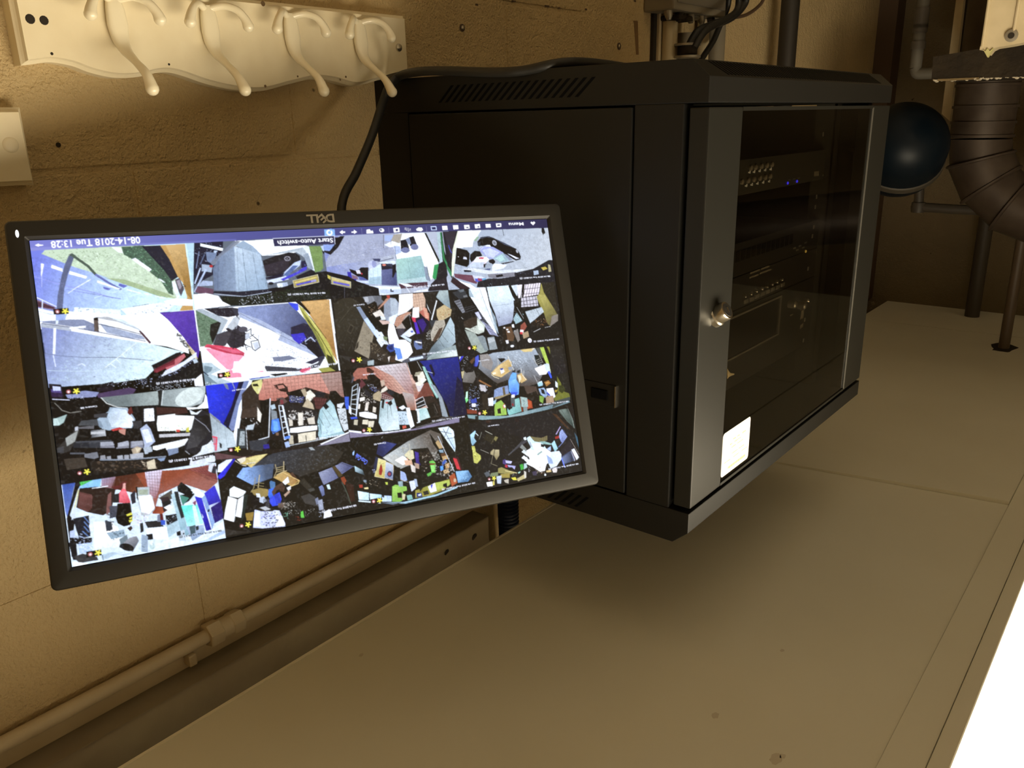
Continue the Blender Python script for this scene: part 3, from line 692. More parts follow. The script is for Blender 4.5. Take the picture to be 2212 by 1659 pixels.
TILES = """# tile  ox oy w col row
T 60 500 370 0 0
q 7a86e0 cfeef6 5 50 150 95 0 0 221 0 221 125 0 125
l 9aa4ea 1 8 58 40 68 90 80 110 86
l 8f9cd8 1 50 75 120 87
p c9dcc0 18 29 22 24 80 20 120 18 170 18 190 60 196 88 180 86 150 76 120 66 90 55 60 46 40 38
s a8bf98 260 1.6 18 29 22 24 80 20 150 18 190 60 196 88 180 86 150 76 120 66 90 55 60 46 40 38
s e2f0dc 220 1.5 60 30 130 24 190 80 150 76 110 58
s 8ea480 90 1.4 20 28 60 24 100 22 110 30 70 44 40 37
p a9bd92 100 60 125 62 180 80 190 86 170 84 130 70
l b7c8b0 1 106 34 112 29 120 31
p f6fbff 108 20 120 21 123 28 117 27
p 54705c 121 20 150 18 186 62 188 82 182 80 172 64 150 46 132 34 124 30
s 2f4a3a 220 1.3 121 20 150 18 188 62 188 82 172 64 150 46 124 30
s 8ec49a 130 1.2 121 20 150 18 188 62 184 80 172 64 140 40 124 30
p f2f8fb 134 36 139 34 160 49 157 52
p e6f0f2 168 61 171 61 178 66 175 66
p 2a2a3a 147 19 171 18 183 36 194 59 186 64 176 50 160 33
s 4a4a5c 60 .8 150 20 171 18 190 58 182 56
p c8a05c 171 18 203 16 208 50 214 105 196 102 206 85 200 66 194 59 183 36
q d9b678 a8823f 176 20 206 60 178 18 203 16 208 50 213 90 205 80 200 60
p e8f0f4 186 65 190 64 194 76 196 85 193 86 188 76
p 5c5560 190 62 196 60 202 74 198 84 195 78
p a49ca6 192 64 196 62 199 72 196 75
l 3c3440 .8 198 72 204 71 200 68
p f8fcff 192 86 214 88 213 96 180 95 176 90
p 55605f 53 30 57 28 62 31 58 36
p 666f8e 53 31 60 33 52 55 47 75 45 100 37 100 39 80 44 56 48 42
s 858bb4 80 .9 40 60 48 62 45 100 37 100
l 56665a 3 58 31 78 45 88 56
l 6f78b4 2.6 88 56 104 66 120 75
p f4f8ff 31 43 45 48 45 52 30 47
p f4f8ff 54 51 77 58 75 61 53 55
p eef4ff 90 63 120 74 117 75 89 66
l f0f6ff 1.2 128 75 146 80
l f0f6ff 1 150 80 160 82
l e8f2ff .8 163 83 180 87
p eef2ff 17 41 21 42 18 58 17 58
l bfc8f8 .6 18 58 18 72
l e8f0ff 1.1 81 62 62 73
l dbe6fb .8 62 73 52 80
l d4ecf4 .7 123 75 110 79
l d4ecf4 .6 97 82 86 86
l d4ecf4 .6 146 80 128 85
p 7078c8 97 71 108 74 104 76 98 74
p 6a72c4 118 67 129 70 124 73 117 70
p 8a94a0 135 97 157 93 152 98 138 100
p f0fafe 120 100 170 92 190 94 180 103 130 110
p e8f6fb 60 98 120 101 120 108 60 104
p 8a6f86 12 88 36 98 36 102 13 98
p 5a3848 12 90 34 98 34 100 12 97
l f2f4ff .8 11 85 37 97
s 3e4478 60 1.3 44 96 80 100 130 106 165 96 195 92 194 101 150 106 100 110 60 106 46 102
s dfe8ff 90 1.2 44 96 80 100 130 104 165 95 200 92 196 102 150 106 100 110 60 108 46 102
p f8fcff 13 99 36 104 36 115 16 116
l b8c8f4 .7 13 103 34 108
l e0ecff 1 19 88 18 116
p f6fbff 52 103 120 107 120 125 45 125
l ffffff 1.3 190 93 209 92
T 400 490 330 1 0
p 6a7480 0 0 221 0 221 128 0 128
p b8d8e4 0 20 13 20 12 60 12 98 0 70
p 23233a 13 20 55 20 54 42 40 70 12 85
s 8a94b0 60 1.4 14 24 54 22 50 40 24 80 13 82
s d8e4ff 30 .9 14 24 54 22 50 40 24 80 13 82
p f2fbff 22 24 55 31 54 35 22 28
p 7d8fae 30 36 46 38 40 54 32 50
p bcd0e8 42 34 47 35 44 38 41 37
p a8b8cc 24 54 40 56 38 66 24 64
l c8d8f4 1.6 22 60 14 82
l b8cae8 2.2 30 62 14 94
l 6a7898 1.2 28 40 22 54
l 8292b4 1 20 36 16 60
e c03038 37.5 57 2.4 1.9
p b0c0dc 26 78 40 79 40 85 20 86 22 82
p 735066 18 86 41 90 41 97 22 97 14 94
p fafdff 90 20 128 18 130 28 176 27 180 30 150 40 112 42 100 32
p f6fbff 72 20 90 20 98 30 72 28
p b6c2cc 112 42 178 28 182 60 178 48 160 36
s d4dee6 100 1 112 42 178 28 182 46 160 36
p 8e96a4 38 54 74 20 80 21 44 54 40 56
p 7c8698 36 52 70 21 74 21 40 56
p 9fb4c8 72 27 84 20 98 28 110 40 106 42 100 38
q 6f7f9a 93a6be 40 60 72 60 71 28 74 93 42 92 40 60 50 44
l 8494ae .7 56 42 57 91
l 62728e .7 48 50 47 90
q c2d4e4 9ab2c8 74 30 118 80 71 28 82 31 100 37 110 41 120 90 74 94
l 55687c .5 83 32 86 60 90 93
l 6a7e92 .5 98 38 102 64 107 92
l 7a8ea2 .5 110 42 118 90
l 7f90a4 .4 75 32 78 92
p 26242c 112 49 130 42 150 37 160 38 166 42 167 48 150 62 134 70 118 72
p 3a3440 114 56 150 46 150 60 134 68 118 70
e 9a98a4 148 46 4.6 3.6
e 26242c 148 46 3.2 2.4
l 9a98a4 .5 145 44 151 49
l 9a98a4 .5 151 43 145 49
p c8d8f4 140 69 158 52 168 48 166 56 146 72
p 5c74a8 142 70 156 56 164 56 148 72
p 22203c 116 74 144 66 140 74 118 76
p d6e2f8 118 78 146 71 150 76 120 83
p 4a44d0 138 76 160 66 176 56 176 62 160 70 142 78
p 2a2a4c 168 50 176 48 177 57 168 60
s 8a94d8 60 1.1 134 72 176 52 184 62 160 74 140 80
p e4eef4 170 29 179 28 188 64 184 62 178 40
p 9aa8b8 171 40 178 38 186 62 178 60
p 23222e 160 72 182 62 190 66 164 78
p 7d9a58 179 28 198 28 200 60 196 64 188 66 184 48
s 95b070 40 1.4 180 28 198 28 199 58 188 62
p 17171f 188 66 205 64 221 70 221 104 190 104 120 100 118 90 152 84
p b0a25c 156 78 192 69 194 80 158 88
p d8c878 158 80 190 72 191 74 159 82
p 5a58c8 160 83 189 76 190 79 162 85
p a8a4e0 182 78 189 76 190 79 183 80
l f0eee0 .4 156 78 192 69 194 80 158 88 156 78
p e4eef6 133 82 141 81 142 87 134 88
p b4c2d8 141 81 148 80 149 85 142 87
e 1c1c28 124 82 4 2.2
p 2a2a3a 42 93 80 94 120 90 126 94 90 100 60 98 40 96
l c8d4e8 .7 42 97 84 101 125 94
s e8eef8 12 .6 80 94 120 92 120 96 84 97
p fcfeff 11 98 30 96 48 100 54 108 66 114 14 120
p 1e241e 50 100 84 101 126 95 150 90 212 92 212 106 150 112 80 114 66 114 54 108
s 56684c 110 1.4 50 101 84 102 150 92 210 94 150 108 70 112
s e6ecf6 90 1.1 84 102 126 97 130 112 100 112 72 114
s 8a98a8 70 .8 120 100 210 96 210 106 150 110 110 112
s 3c4c38 100 1.4 120 86 190 84 210 104 150 108
p c0d0e8 196 28 221 24 221 34 212 40 200 36
p 16161e 198 34 210 40 221 24 221 30 212 42 200 39
c 148.5 98 203 95.5 2.2
T 690 480 300 2 0
q 8894cc b8c0d0 10 20 110 40 0 16 221 12 221 120 0 120
p a9b0c8 30 22 120 18 125 50 80 60 20 70 6 72
s c4cad8 320 1.6 12 24 120 18 128 50 90 62 50 74 10 74
s 8e96bc 240 1.4 12 24 100 20 110 56 40 72 8 76
l 9098b4 .5 70 45 120 40
l 8a94b4 .4 60 52 110 42
p 7d9c58 0 36 4 38 7 68 0 78
p 8ea8e0 4 36 22 36 30 26 18 46 5 44
p 1a1a24 24 24 30 24 34 22 40 22 30 40 18 52 8 48 6 45 16 46 24 36
s 3a3a48 20 1 8 46 18 46 20 50 10 50
p f6faff 126 18 168 17 190 60 186 90 172 84 160 52 150 50 128 54 124 40
p f6faff 118 40 130 36 160 50 166 66 124 60
p a8bce4 104 21 118 20 114 30 104 30
p b0a89c 118 20 132 18 128 34 114 30
s 8a8070 20 1 118 20 131 19 126 32 116 30
p eef4fb 103 36 116 30 128 34 126 38 112 40
p b8c8e8 118 38 128 38 131 48 122 52
l 2a2a38 .7 102 20 102 41
l 5a6478 .8 120 38 122 58
l 48485c .5 114 28 114 36
p 1c1c28 129 29 138 27 142 38 144 46 130 46
e 7880a8 137 44.5 7.5 4.8
p 20202c 143 24 150 22 156 38 144 38
e 7a80a8 151.5 39.5 7 5.2
p 8896b4 137 27 143 24 146 34 142 36
s 5a6290 18 .8 130 40 144 40 144 48 131 48
p 191d18 167 17 170 17 192 62 190 65
p b4ccd0 187 16 192 16 197 50 195 66 191 62 189 40
p f4f8e8 172 34 188 60 186 84 178 92 174 84 172 60
p 17301f 192 16 200 16 208 70 214 90 202 84 196 60
p 2e8c56 192 16 194 16 200 60 212 80 210 84 197 58
p 2e2a34 200 15 219 14 212 48 211 70 208 78
l 5a62b0 .8 206 36 209 46 212 49
p 2aa05c 183 68 191 66 190 84 184 92 180 88
p 24222c 190 66 198 62 206 80 202 90 178 98 186 90
p 2b2630 178 98 202 86 206 108 172 110
p a2c8c8 122 59 162 53 172 88 168 92 124 98
q a8d0c8 96bcc4 130 60 165 90 122 59 162 53 170 86 124 92
l 7fa8a8 .5 140 58 146 92
l 8ab2b4 .5 124 91 170 85
p b8d4d8 124 93 170 87 173 94 126 99
p 8f9cae 166 70 172 72 176 94 170 92
l 2a3040 .8 171 70 176 94
p 27253a 98 66 106 64 118 70 123 78 123 92 100 84
q 6c74a0 4c5484 100 80 122 95 99 76 118 74 123 82 124 101 99 100
p d8e4f0 95 64 118 61 121 62 121 70 116 66 98 66
e e89080 103 68 3.2 1.8
p 3a4058 106 66 116 66 117 72 110 70
p 191624 116 68 122 66 122 78 118 88 116 88
l 3a4060 1 93 63 118 57
p 40486c 84 58 98 58 96 62 88 62
e c4cce8 84 69 7 8.5
e 9aa2cc 87 67 4 6
p e8f0fa 80 74 92 73 94 80 80 80
p cfe4ec 78 78 98 66 99 99 78 99
p a8c4d4 80 88 99 86 99 99 78 99
l 9ab8c8 .4 86 76 86 98
l 9ab8c8 .4 93 74 93 98
p 17141e 47 74 60 78 66 72 78 72 78 92 70 92 60 86 50 80
p e8e6f0 58 77 64 76 66 82 60 82
p d84858 66 80 69 82 67 84
p 3a34b0 44 79 50 79 52 88 60 90 58 93 46 90
p 8a6a80 52 84 60 86 62 91 52 90
p d8e4fa 46 91 66 94 78 93 78 97 60 96
p 5c68a8 62 86 70 88 78 93 64 92
p 15151c 0 76 10 78 46 86 60 94 78 100 96 106 130 118 60 128 0 128
s 3a463a 60 1.4 52 96 70 102 70 116 50 118
p b8b078 19 87 50 95 50 104 20 98
p d0c080 20 88 48 95 48 98 20 92
p 6862d0 22 94 48 99 48 102 22 97
l e8e6d8 .4 19 87 50 95 50 105 19 98 19 87
p c8bc58 11 83 18 86 18 92 12 88
p e8f2fb 78 101 130 103 128 116 96 116 94 104
p c8d8f0 96 107 130 107 130 114 96 114
p 2a2a40 113 106 115 106 115 109 119 109 118 111 113 111
p 5a3a48 126 98 172 95 173 103 130 106
s d8e0f4 60 1 132 100 172 98 172 106 150 110 134 108
p f0f4ff 126 97 140 98 150 102 140 103
p e8ecf8 150 110 173 106 173 112 150 113
l f0f4ff 1 138 103 144 112
l 888898 .3 40 104 40 128
c 150 104 199 99 2.4
T 950 470 260 3 0
q b0bccc c4ccd4 90 30 190 80 0 18 221 10 221 145 0 145
s d2d8e0 240 1.6 70 24 186 20 200 80 150 100 150 60 100 36
s a0acbe 160 1.4 80 24 190 22 198 80 150 90 140 60
p 16301f 0 26 4 26 8 60 24 106 22 112 8 80 0 50
p b8d8dc 0 30 3 46 6 72 2 82 0 82
p 3b8a5c 6 60 12 80 24 106 20 108 8 84
p 27242f 5 26 33 24 26 54 23 80 22 100 14 88 10 60
p 3a3440 8 26 30 25 24 56 21 76 16 60
l 4a58d8 1 16 51 19 60 22 65
p e8ecd8 33 24 37 24 30 60 27 90 25 106 22 108 22 84 24 58
p fcfeff 35 24 76 23 70 34 62 42 60 54 30 56
p dcecec 70 30 76 24 68 36 62 44
p 9ab89c 62 42 70 34 72 36 66 44
l 3a4048 1 115 21 118 34
l 5a6068 .8 104 22 105 25
p 141217 69 44 76 36 90 34 100 38 120 47 140 57 145 62 149 72 148 77 140 79 134 76 118 66 98 56 88 50 80 52 70 52
p 4a5060 74 36 88 34 98 38 86 36 76 39
p 50586c 100 39 120 47 142 58 120 50
e c0c4d0 100.5 46.5 4.6 5.6 -20
e 80848f 100.5 46.5 3 4 -20
e b8bcc8 142 62 2.4 3.8 -20
p 3c4250 69 46 75 44 74 53 70 52
p a8b0e0 74 56 84 52 98 54 116 64 118 66 98 76 90 76 74 62
p cdd6ee 78 60 92 56 110 64 98 74 86 72
p e8ecf4 84 51 92 50 94 54 84 53
l e8ecf8 .7 72 57 78 52
l e8ecf8 .7 74 60 80 54
p a4c0cc 98 74 116 65 122 70 128 80 112 83 100 76
p b8dcd8 102 75 114 68 120 78 110 81
p 8a94ac 116 65 126 70 134 78 128 79
p e8ecfc 124 66 130 68 146 75 140 76
p 20202c 112 84 134 80 138 81 116 86
s c0c8e0 16 .8 114 83 136 80 136 83 116 86
p 121014 31 55 50 60 55 66 54 86 50 91 28 85
l 3a3638 .5 32 62 53 68
p e0e4f4 44 72 49 73 50 77 43 76
e e8e8f0 34 72 .9 1
p 1c181e 56 68 64 61 74 62 78 70 70 74 64 78 58 82 55 76
p ffffff 62 80 68 72 86 72 91 77 86 82 76 86 64 84
p d04868 72 73 82 73 80 76 72 76
p f0e4f0 62 80 86 82 82 90 60 90 54 88
p c8d4e4 62 82 82 82 78 92 56 92 54 88
p 201c24 90 78 98 76 102 80 101 86 97 86 90 82
p 1c1c26 80 86 86 84 84 92 81 92
p a8b4c4 84 86 96 84 96 94 82 98
p 5c6890 80 96 86 94 94 93 92 97 82 100
p e8eef4 100 84 124 87 116 94 96 98 96 90
p dfe6ec 56 92 96 98 160 94 170 98 130 102 90 104 40 96
l 8a94a0 .8 132 91 130 93
l 98a0a8 .6 132 95 160 92
p c4ccd4 140 100 180 90 186 86 202 78 204 84 180 96 150 102
s 8a90a8 60 1.2 26 90 56 92 60 102 28 104
s e4ecfa 60 1.2 26 88 56 91 60 102 28 102
p 1c1e30 44 96 58 97 58 100 45 100
p 7a4a5c 26 103 60 106 70 112 68 122 60 120 40 114 28 110
p d8dcf0 60 106 76 108 86 112 84 118 64 116
p 5868c8 64 112 85 112 85 118 66 118
p b04868 70 111 78 113 78 117 70 116
p 64b0d8 78 112 85 111 85 117 78 117
p 8a8a94 88 104 120 102 140 100 140 108 100 112 90 110
p 191a22 103 106 115 104 117 108 104 110
s c8d0e8 14 .7 94 106 118 104 118 110 96 111
p 22222c 137 102 172 94 186 86 200 78 221 78 221 128 120 130 68 128 70 118 90 112 110 112 138 108
s b0bcd8 24 .9 137 104 172 97 172 102 140 108
p b4c4d8 172 98 181 97 182 104 173 106
p c8b448 186 92 194 90 198 94 190 97
p b8b088 199 86 203 87 205 99 200 100
s 3a4a34 90 1.3 72 118 140 112 140 126 80 128
s c8d4e0 20 .9 80 122 130 118 130 128 90 128
p fcfeff 33 115 44 119 56 122 66 129 56 130 40 122
p 3a2830 24 108 40 120 60 132 40 134 20 118
p 1a1c20 187 18 191 18 194 28 190 32 187 26
l d8e0e8 .8 191 30 196 40
c 147 112 203 107.5 3
T 80 660 370 0 1
p fbfdff 0 0 221 0 221 60 0 30
p d8e8f4 88 14 110 18 134 31 134 33 110 24
p b8bcc0 66 14 90 14 134 31 136 33 108 22
p 8a94b0 44 18 60 18 74 24 74 34 60 30 44 27 6 22 8 20
p a8b4cc 80 22 104 30 136 39 140 44 120 42 90 35
p f6fbff 80 20 106 26 136 36 138 38 106 29 80 23
l 2a3048 .8 80 24 104 29 134 37
q 8894c8 d8eef0 20 40 130 95 5 24 44 30 78 36 148 50 190 60 160 78 150 84 140 94 100 100 14 106 10 60
s a4b0d4 160 1.8 10 40 100 40 100 60 12 62
s c4dce8 160 1.8 40 70 150 60 120 95 16 100
p f4f9ff 44 29 78 36 146 48 148 50 130 47 78 39 44 33 6 28 5 23 30 26
p b4bcc8 5 23 44 28 44 33 6 28
l 4a5478 .8 6 23 44 28 78 34 140 46
p f4f8ff 42 28 63 26 63 29 42 30
p 6a5c54 73 16 79 16 80 34 74 33
p 2a2624 73 16 79 15 79 19 73 19
l 5a3844 2.4 133 33 146 48
p dfeaf4 25 12 33 14 32 18 28 18 27 24 24 24
l eef4ff 2.6 23 30 22 62
l d4def4 1.2 21 64 24 79
l 7a84a4 .7 10 62 30 65 60 67 100 67 150 71
l e4f0ea 1 128 48 110 63 88 80
l e4f0ea .9 122 55 125 63
l e4f0ea .9 110 63 114 67
l e4f0ea .9 102 69 108 75
l e4f0ea .9 95 75 102 80
l e0ece6 .9 134 50 137 55 146 50
l d8e4f4 1 53 77 58 75 62 78
l c8dce8 .6 14 84 60 85 100 82 140 90
l b4c8d4 .6 30 96 42 97 38 90
e 8a98b0 74 92 1.2 .7
p fcffff 120 12 158 9 180 32 196 58 196 62 150 47 134 33
p 5c38a8 158 9 203 6 210 58 208 68 200 58 190 42 176 24
q 6a44b8 4c2c98 170 14 208 60 162 10 203 7 209 56 204 62 190 42
p d8c8a0 190 44 204 60 208 70 206 72 198 60
s 1c1a18 40 2 178 32 186 38 196 52 202 60 198 62 188 50
s 2a2a1c 30 2.4 180 36 186 40 196 54 194 56 184 44
p 3c3438 148 77 184 60 188 64 160 80 152 86
p 1c1820 147 78 180 61 186 60 186 64 166 74 154 81
p 702434 150 83 172 72 188 62 190 68 170 80 152 87
p 8c3040 152 84 170 76 186 66 178 76 154 87
p c87078 166 80 178 76 178 70 190 62 192 66 182 76 168 84
p e0e8f4 166 84 190 72 206 60 206 66 180 84 160 92
p 15151c 154 96 180 84 206 68 212 74 214 90 180 100 150 108 138 104
s 2c342c 60 1.4 160 96 206 76 212 92 180 100
p c0d0dc 201 70 206 68 208 73 203 75
s b8c4e8 70 1.2 126 96 150 92 180 84 204 66 206 70 180 88 150 98 128 104
s 2a2c40 50 1.2 100 100 124 94 150 94 190 78 190 82 150 100 110 106
p 1c1822 80 102 98 98 101 104 98 108 84 108
p 241c2c 76 106 98 106 98 110 80 111
s e0e4f8 40 1 84 102 140 94 140 106 100 110
p 241c28 15 101 31 102 35 116 34 122 20 122 17 112
p 5c4c8c 18 108 31 110 33 117 20 118
p c8d0f0 20 104 30 105 31 110 21 110
p 38244c 18 112 32 113 33 118 19 118
l dfe4fa .8 20 121 42 122
p 584468 76 114 120 106 128 108 124 114 80 120
p 9098c0 36 114 62 110 80 112 76 118 40 120
s 2c2c3c 24 1 44 116 76 112 76 120 48 121
s d8e0fa 20 1 40 117 62 116 62 121 42 121
s e8eef8 60 1 140 104 200 94 206 96 202 104 150 112
p fafcff 203 96 213 88 215 104 204 104
s d8e0ec 50 .9 136 106 190 98 190 106 140 112
c 154 101 204 95 2.2
T 410 630 340 1 1
p f8fcff 0 10 221 10 221 137 0 137
p 6f8a70 8 26 40 40 44 44 44 60 38 76 32 74 14 78 12 60
s 4c664c 120 2 8 28 40 42 42 60 20 74 12 60
s 98ac94 60 1.6 8 28 40 42 40 60 14 76
p 232422 29 46 40 42 44 44 38 62 34 76 31 70 28 60
p b0bcc4 8 26 16 24 46 36 54 40 44 58 38 60 44 44
p 98a4b0 44 58 38 60 32 74 40 76 50 54
p 4c4850 38 60 56 54 62 56 58 64 50 76 40 78 33 74
p 3a3640 50 52 66 46 72 50 80 60 76 76 60 82 52 72 58 60
p 2c2834 20 24 60 22 68 30 64 34 54 36 40 34
s 7c8490 30 1 20 24 58 22 60 34 40 34
p 8a8e98 54 50 66 34 70 36 66 52 58 54
p c4ccd2 52 50 62 36 72 34 68 46 60 54
p 40404c 58 22 70 24 70 32 66 36
l 3a3c48 .6 62 30 70 39
q 8c9ac4 50587c 100 30 160 50 68 22 140 16 152 28 190 70 184 92 140 62 110 48 68 30
p b0bcd8 68 28 100 40 140 62 184 90 180 92 124 68 128 60 70 36
l 5a6484 .5 70 30 125 60 186 90
l 6a749c .5 128 58 150 44
l 6a749c .5 135 44 142 56
l 6a749c .5 148 38 152 44
p 2c2a44 142 50 160 44 176 50 192 90 186 94 170 80 158 74 142 60
p 3a50e0 138 15 152 17 153 26 150 27 144 22
p 4038c8 142 60 160 58 164 66 154 74 146 68
p 1c1a24 158 70 176 66 190 94 184 96 166 80
s d8e0fa 26 1.2 156 66 176 62 178 70 158 76
l c8d4f4 1.2 162 70 170 64 176 70
p c49a5a 156 13 196 11 200 60 208 100 196 80 184 56 168 32
q d8b070 a87c3c 170 14 204 80 158 14 195 12 206 92 196 74 180 44
p 241c18 148 14 156 14 170 30 168 32 158 22
p c0bc58 152 18 160 24 180 50 196 74 207 104 207 110 198 110 190 86 176 60 160 36
p 8a8c40 154 22 170 42 188 76 197 108 190 90 170 50
l 26281c .9 166 40 180 58 200 92
l 2a2c1c .7 168 34 192 66
p e4e08c 160 26 170 38 190 68 184 60
p 40401c 192 88 200 92 206 104 206 110 196 110
p e04868 20 78 24 74 44 76 66 80 77 86 76 91 60 88 34 80
p f8a0bc 22 80 34 80 60 87 76 90 58 110 52 109 40 98
p c83858 24 76 50 80 76 86 76 90 50 86 30 80
p e46888 34 78 66 82 76 87 60 86
p f898b4 48 114 58 110 72 115 73 120 52 122 46 118
p fcfeff 16 76 20 80 50 110 34 108 20 94
p b8ccd4 14 100 30 100 44 110 30 116 60 128 84 126 86 122 200 112 214 116 80 136 20 137
p 7c94a0 20 104 32 106 30 112 22 116 40 130 20 126
s 3c4c58 40 1.2 20 126 44 132 40 137 20 137
l 2a3c58 1.4 18 112 26 118
s 302c38 60 2 54 56 80 56 84 80 60 82
l 2a2830 1 56 56 86 66
l 2a2830 1 64 50 62 78
l 2a2830 1 56 66 86 78
l 2a2830 1 70 52 80 82
l 2a2830 .9 54 72 84 58
l 2a2830 .9 60 80 90 60
e 5a5864 75 53 6 4
p c4ccd8 78 60 84 58 84 66 78 66
l 33323c 1.1 80 56 86 52 86 60 96 68 99 78 92 83 88 80 86 70 96 68
p c8d0dc 88 72 95 70 98 78 92 82
l 5a5864 .5 97 61 96 70
s 787c90 90 1.4 108 80 130 76 150 84 182 90 184 96 160 104 108 108 100 98
s 2c2c38 130 1 108 82 140 78 160 88 184 92 180 100 108 108 100 97
s dfe8f4 70 1.3 108 80 140 78 184 92 170 104 106 108
p 8088a0 116 92 140 90 150 94 130 98 118 98
p 4a4c58 104 104 160 108 180 100 186 90 190 92 182 106 150 112 108 112
s 20222c 60 1 104 102 186 96 180 106 108 111
p fcfeff 62 98 100 98 106 104 104 112 60 114
p f4a8bc 96 112 103 111 104 113 94 113
p e0e8f0 140 114 160 110 158 116 140 118
p d85878 154 112 158 108 171 106 168 111 158 114
p f8b8c8 158 114 170 108 162 115
p 16181e 112 116 136 114 138 116 120 119
l 2c48c0 1.2 84 123 112 119
p 383850 162 100 186 90 189 94 172 102
p 2a2c20 200 108 208 100 210 114 204 113
p a0a048 180 108 196 106 206 112 186 114
c 150 108 206 101 2.4
p 141414 214 10 221 10 221 120 212 116 204 60
T 710 620 300 2 1
p 26221e 0 0 221 0 221 133 0 133
q 3a362c 221e1a 30 60 60 100 8 26 30 14 44 22 70 66 64 110 40 118 14 90
l 5a5448 .4 17 56 36 32
l 4a463c .5 33 100 44 66
p 4e483c 29 70 35 58 41 63 35 76
p 2c2822 31 70 35 61 39 64 35 73
p 9a907c 41 102 56 54 72 74 64 114
s 4a443a 50 1.6 44 92 56 58 70 76 62 106
p 3a342c 42 101 45 90 48 86 47 96
p 8a98b0 44 32 50 31 62 50 70 62 80 74 72 76 58 56
p c8dcf4 56 52 62 48 74 66 88 90 84 92
p dfe8f2 72 72 80 64 96 92 84 90
p e8eef4 80 80 90 88 84 96 76 84
p 8c9098 54 16 70 14 78 20 62 28
p b8bcc4 56 16 62 15 64 24 58 24
p 70747c 70 14 84 14 88 24 78 32
p 26241e 84 14 96 12 98 20 90 24 84 20
p c05040 92 13 97 13 98 20 94 20
p 4a3830 78 30 90 22 94 26 78 38
p c09078 92 18 96 18 96 24 90 26 76 38
p 1c1a18 98 12 113 12 114 24 104 20
p 9aa4b4 88 28 98 17 106 18 112 26 110 48 104 60 94 58 88 44
p b4c0cc 98 18 108 20 111 44 104 58 99 40
p e8f4fc 96 48 110 42 106 60 96 58
p fcfeff 112 12 134 10 134 32 124 40 110 46 112 24
h c4b8b0 .3 112 12 134 10 132 34 112 44 6 8
p d8b8a0 134 11 150 9 154 20 154 36 142 40 134 30
h 8a6450 .3 134 11 150 9 154 36 138 40 4 6
p c89880 108 48 124 40 132 40 116 60 112 66 104 60
h 906c5c .3 108 48 130 40 116 62 104 60 4 4
p 1c1814 56 32 76 24 80 40 74 46 68 58 60 46
s c8a888 30 1.2 60 32 76 26 78 44 66 46
p e8e0d4 70 42 82 36 88 44 90 50 78 52
p 141412 60 46 70 50 84 52 94 60 92 70 80 72 72 62
p e0e8ec 82 46 90 48 91 52 82 53
p 1c1c1a 75 48 82 46 84 52 78 53
p d4b8ac 80 53 96 54 98 58 86 60
p ffffff 96 58 104 60 108 74 112 84 122 84 130 90 134 104 120 120 106 116 108 100 96 90 94 72
s fff8ec 60 2 108 86 134 86 134 106 112 112
p 6c9cf4 104 96 114 98 118 114 110 116
s a8c8ff 40 1.2 102 94 116 96 118 116 106 114
p 3c54a0 94 92 104 90 104 102 98 104 92 98
p 1c3070 94 94 102 93 102 100 96 100
p 7c8c64 86 78 94 80 92 86 88 84
s 40443c 30 1.1 78 70 94 84 90 96 82 86
p b4a8a0 116 58 122 46 130 42 134 60 122 66 106 66
p 1a1614 116 56 128 44 134 50 140 60 132 66 124 68
l 8a8890 .6 128 44 132 64
p 4a4650 108 66 122 66 118 78 112 80
p e4ecf8 117 76 132 64 138 74 128 80
p 5a6cc0 130 70 134 69 135 72 132 73
p d8e8f4 114 78 118 76 132 84 130 88
p faf4f0 134 33 144 32 144 48 133 50
p d84060 132 48 140 49 138 58 134 54
p 1c1430 138 50 150 46 160 54 158 70 148 76 140 64
p 5c30c8 136 56 140 56 146 76 150 80 142 80 138 66
p 3c2080 140 54 150 50 156 60 150 72
p c07060 144 40 150 36 160 42 160 54 150 46
p e0a48c 150 32 156 34 160 50 154 50
p 1c1c20 136 76 144 74 154 78 152 84 142 90 136 84
p 6c80b0 136 86 148 84 149 98 140 100 136 94
p 484c60 140 84 148 84 148 94 142 92
p f0f0f0 138 86 148 88 148 90 138 88
p 94a8b0 171 16 176 6 190 5 194 34 184 28
q b4c4c4 7c9098 176 10 192 34 172 16 176 6 190 5 193 32
p 2a2622 152 10 172 8 170 34 162 46 156 30
l e8eef0 2 172 22 164 52
p e0e8ea 156 26 158 34 164 44 160 36
p c8b488 172 36 184 28 196 36 194 46 176 56 172 46
s a86c30 36 1.8 176 36 194 34 194 46 178 50
s f0e8e0 20 1 176 48 196 40 192 50 178 52
p 3c4048 160 54 172 52 172 60 164 64
p b8b0a0 170 54 184 52 186 60 174 84 164 86 162 74
s 6a6454 40 1.6 170 54 186 54 176 80 164 84
s e4e4dc 50 1.4 156 70 168 66 164 84 156 84
p 5a4638 166 84 176 66 182 64 176 80 168 88
q 6c7c84 b8ccd4 168 100 196 70 155 112 164 96 178 80 194 48 200 60 202 88 180 110
l 222a2c .5 190 66 200 78
l 222a2c .5 180 76 190 88
l 222a2c .5 176 84 184 96
p 9cacac 158 112 170 104 202 92 206 110 156 116
q 8a9c9c dfe8e4 165 112 200 106 157 115 204 100 205 110
p 5a5c68 116 118 128 112 154 107 156 114 120 121
p d8e8f8 128 114 150 110 151 113 130 118
s 60605c 50 1.2 150 84 164 80 160 100 150 102
p 3c342c 66 88 78 90 96 108 98 116 90 120 66 112
s 8a7c64 50 1.8 68 88 78 92 90 108 70 108
s e8e4dc 20 1.1 76 106 90 108 86 118 78 116
p e8e0d8 94 112 98 110 96 120
p 4c382c 98 110 106 110 106 120 98 120
p 3c3a38 14 108 36 112 64 114 70 124 36 120
p a8b8bc 62 118 72 116 72 124 62 125
t 40 29.5 57 27.5 2
c 150 107 200 101 2.2
T 960 600 270 3 1
p 18171a 0 0 221 0 221 139 0 139
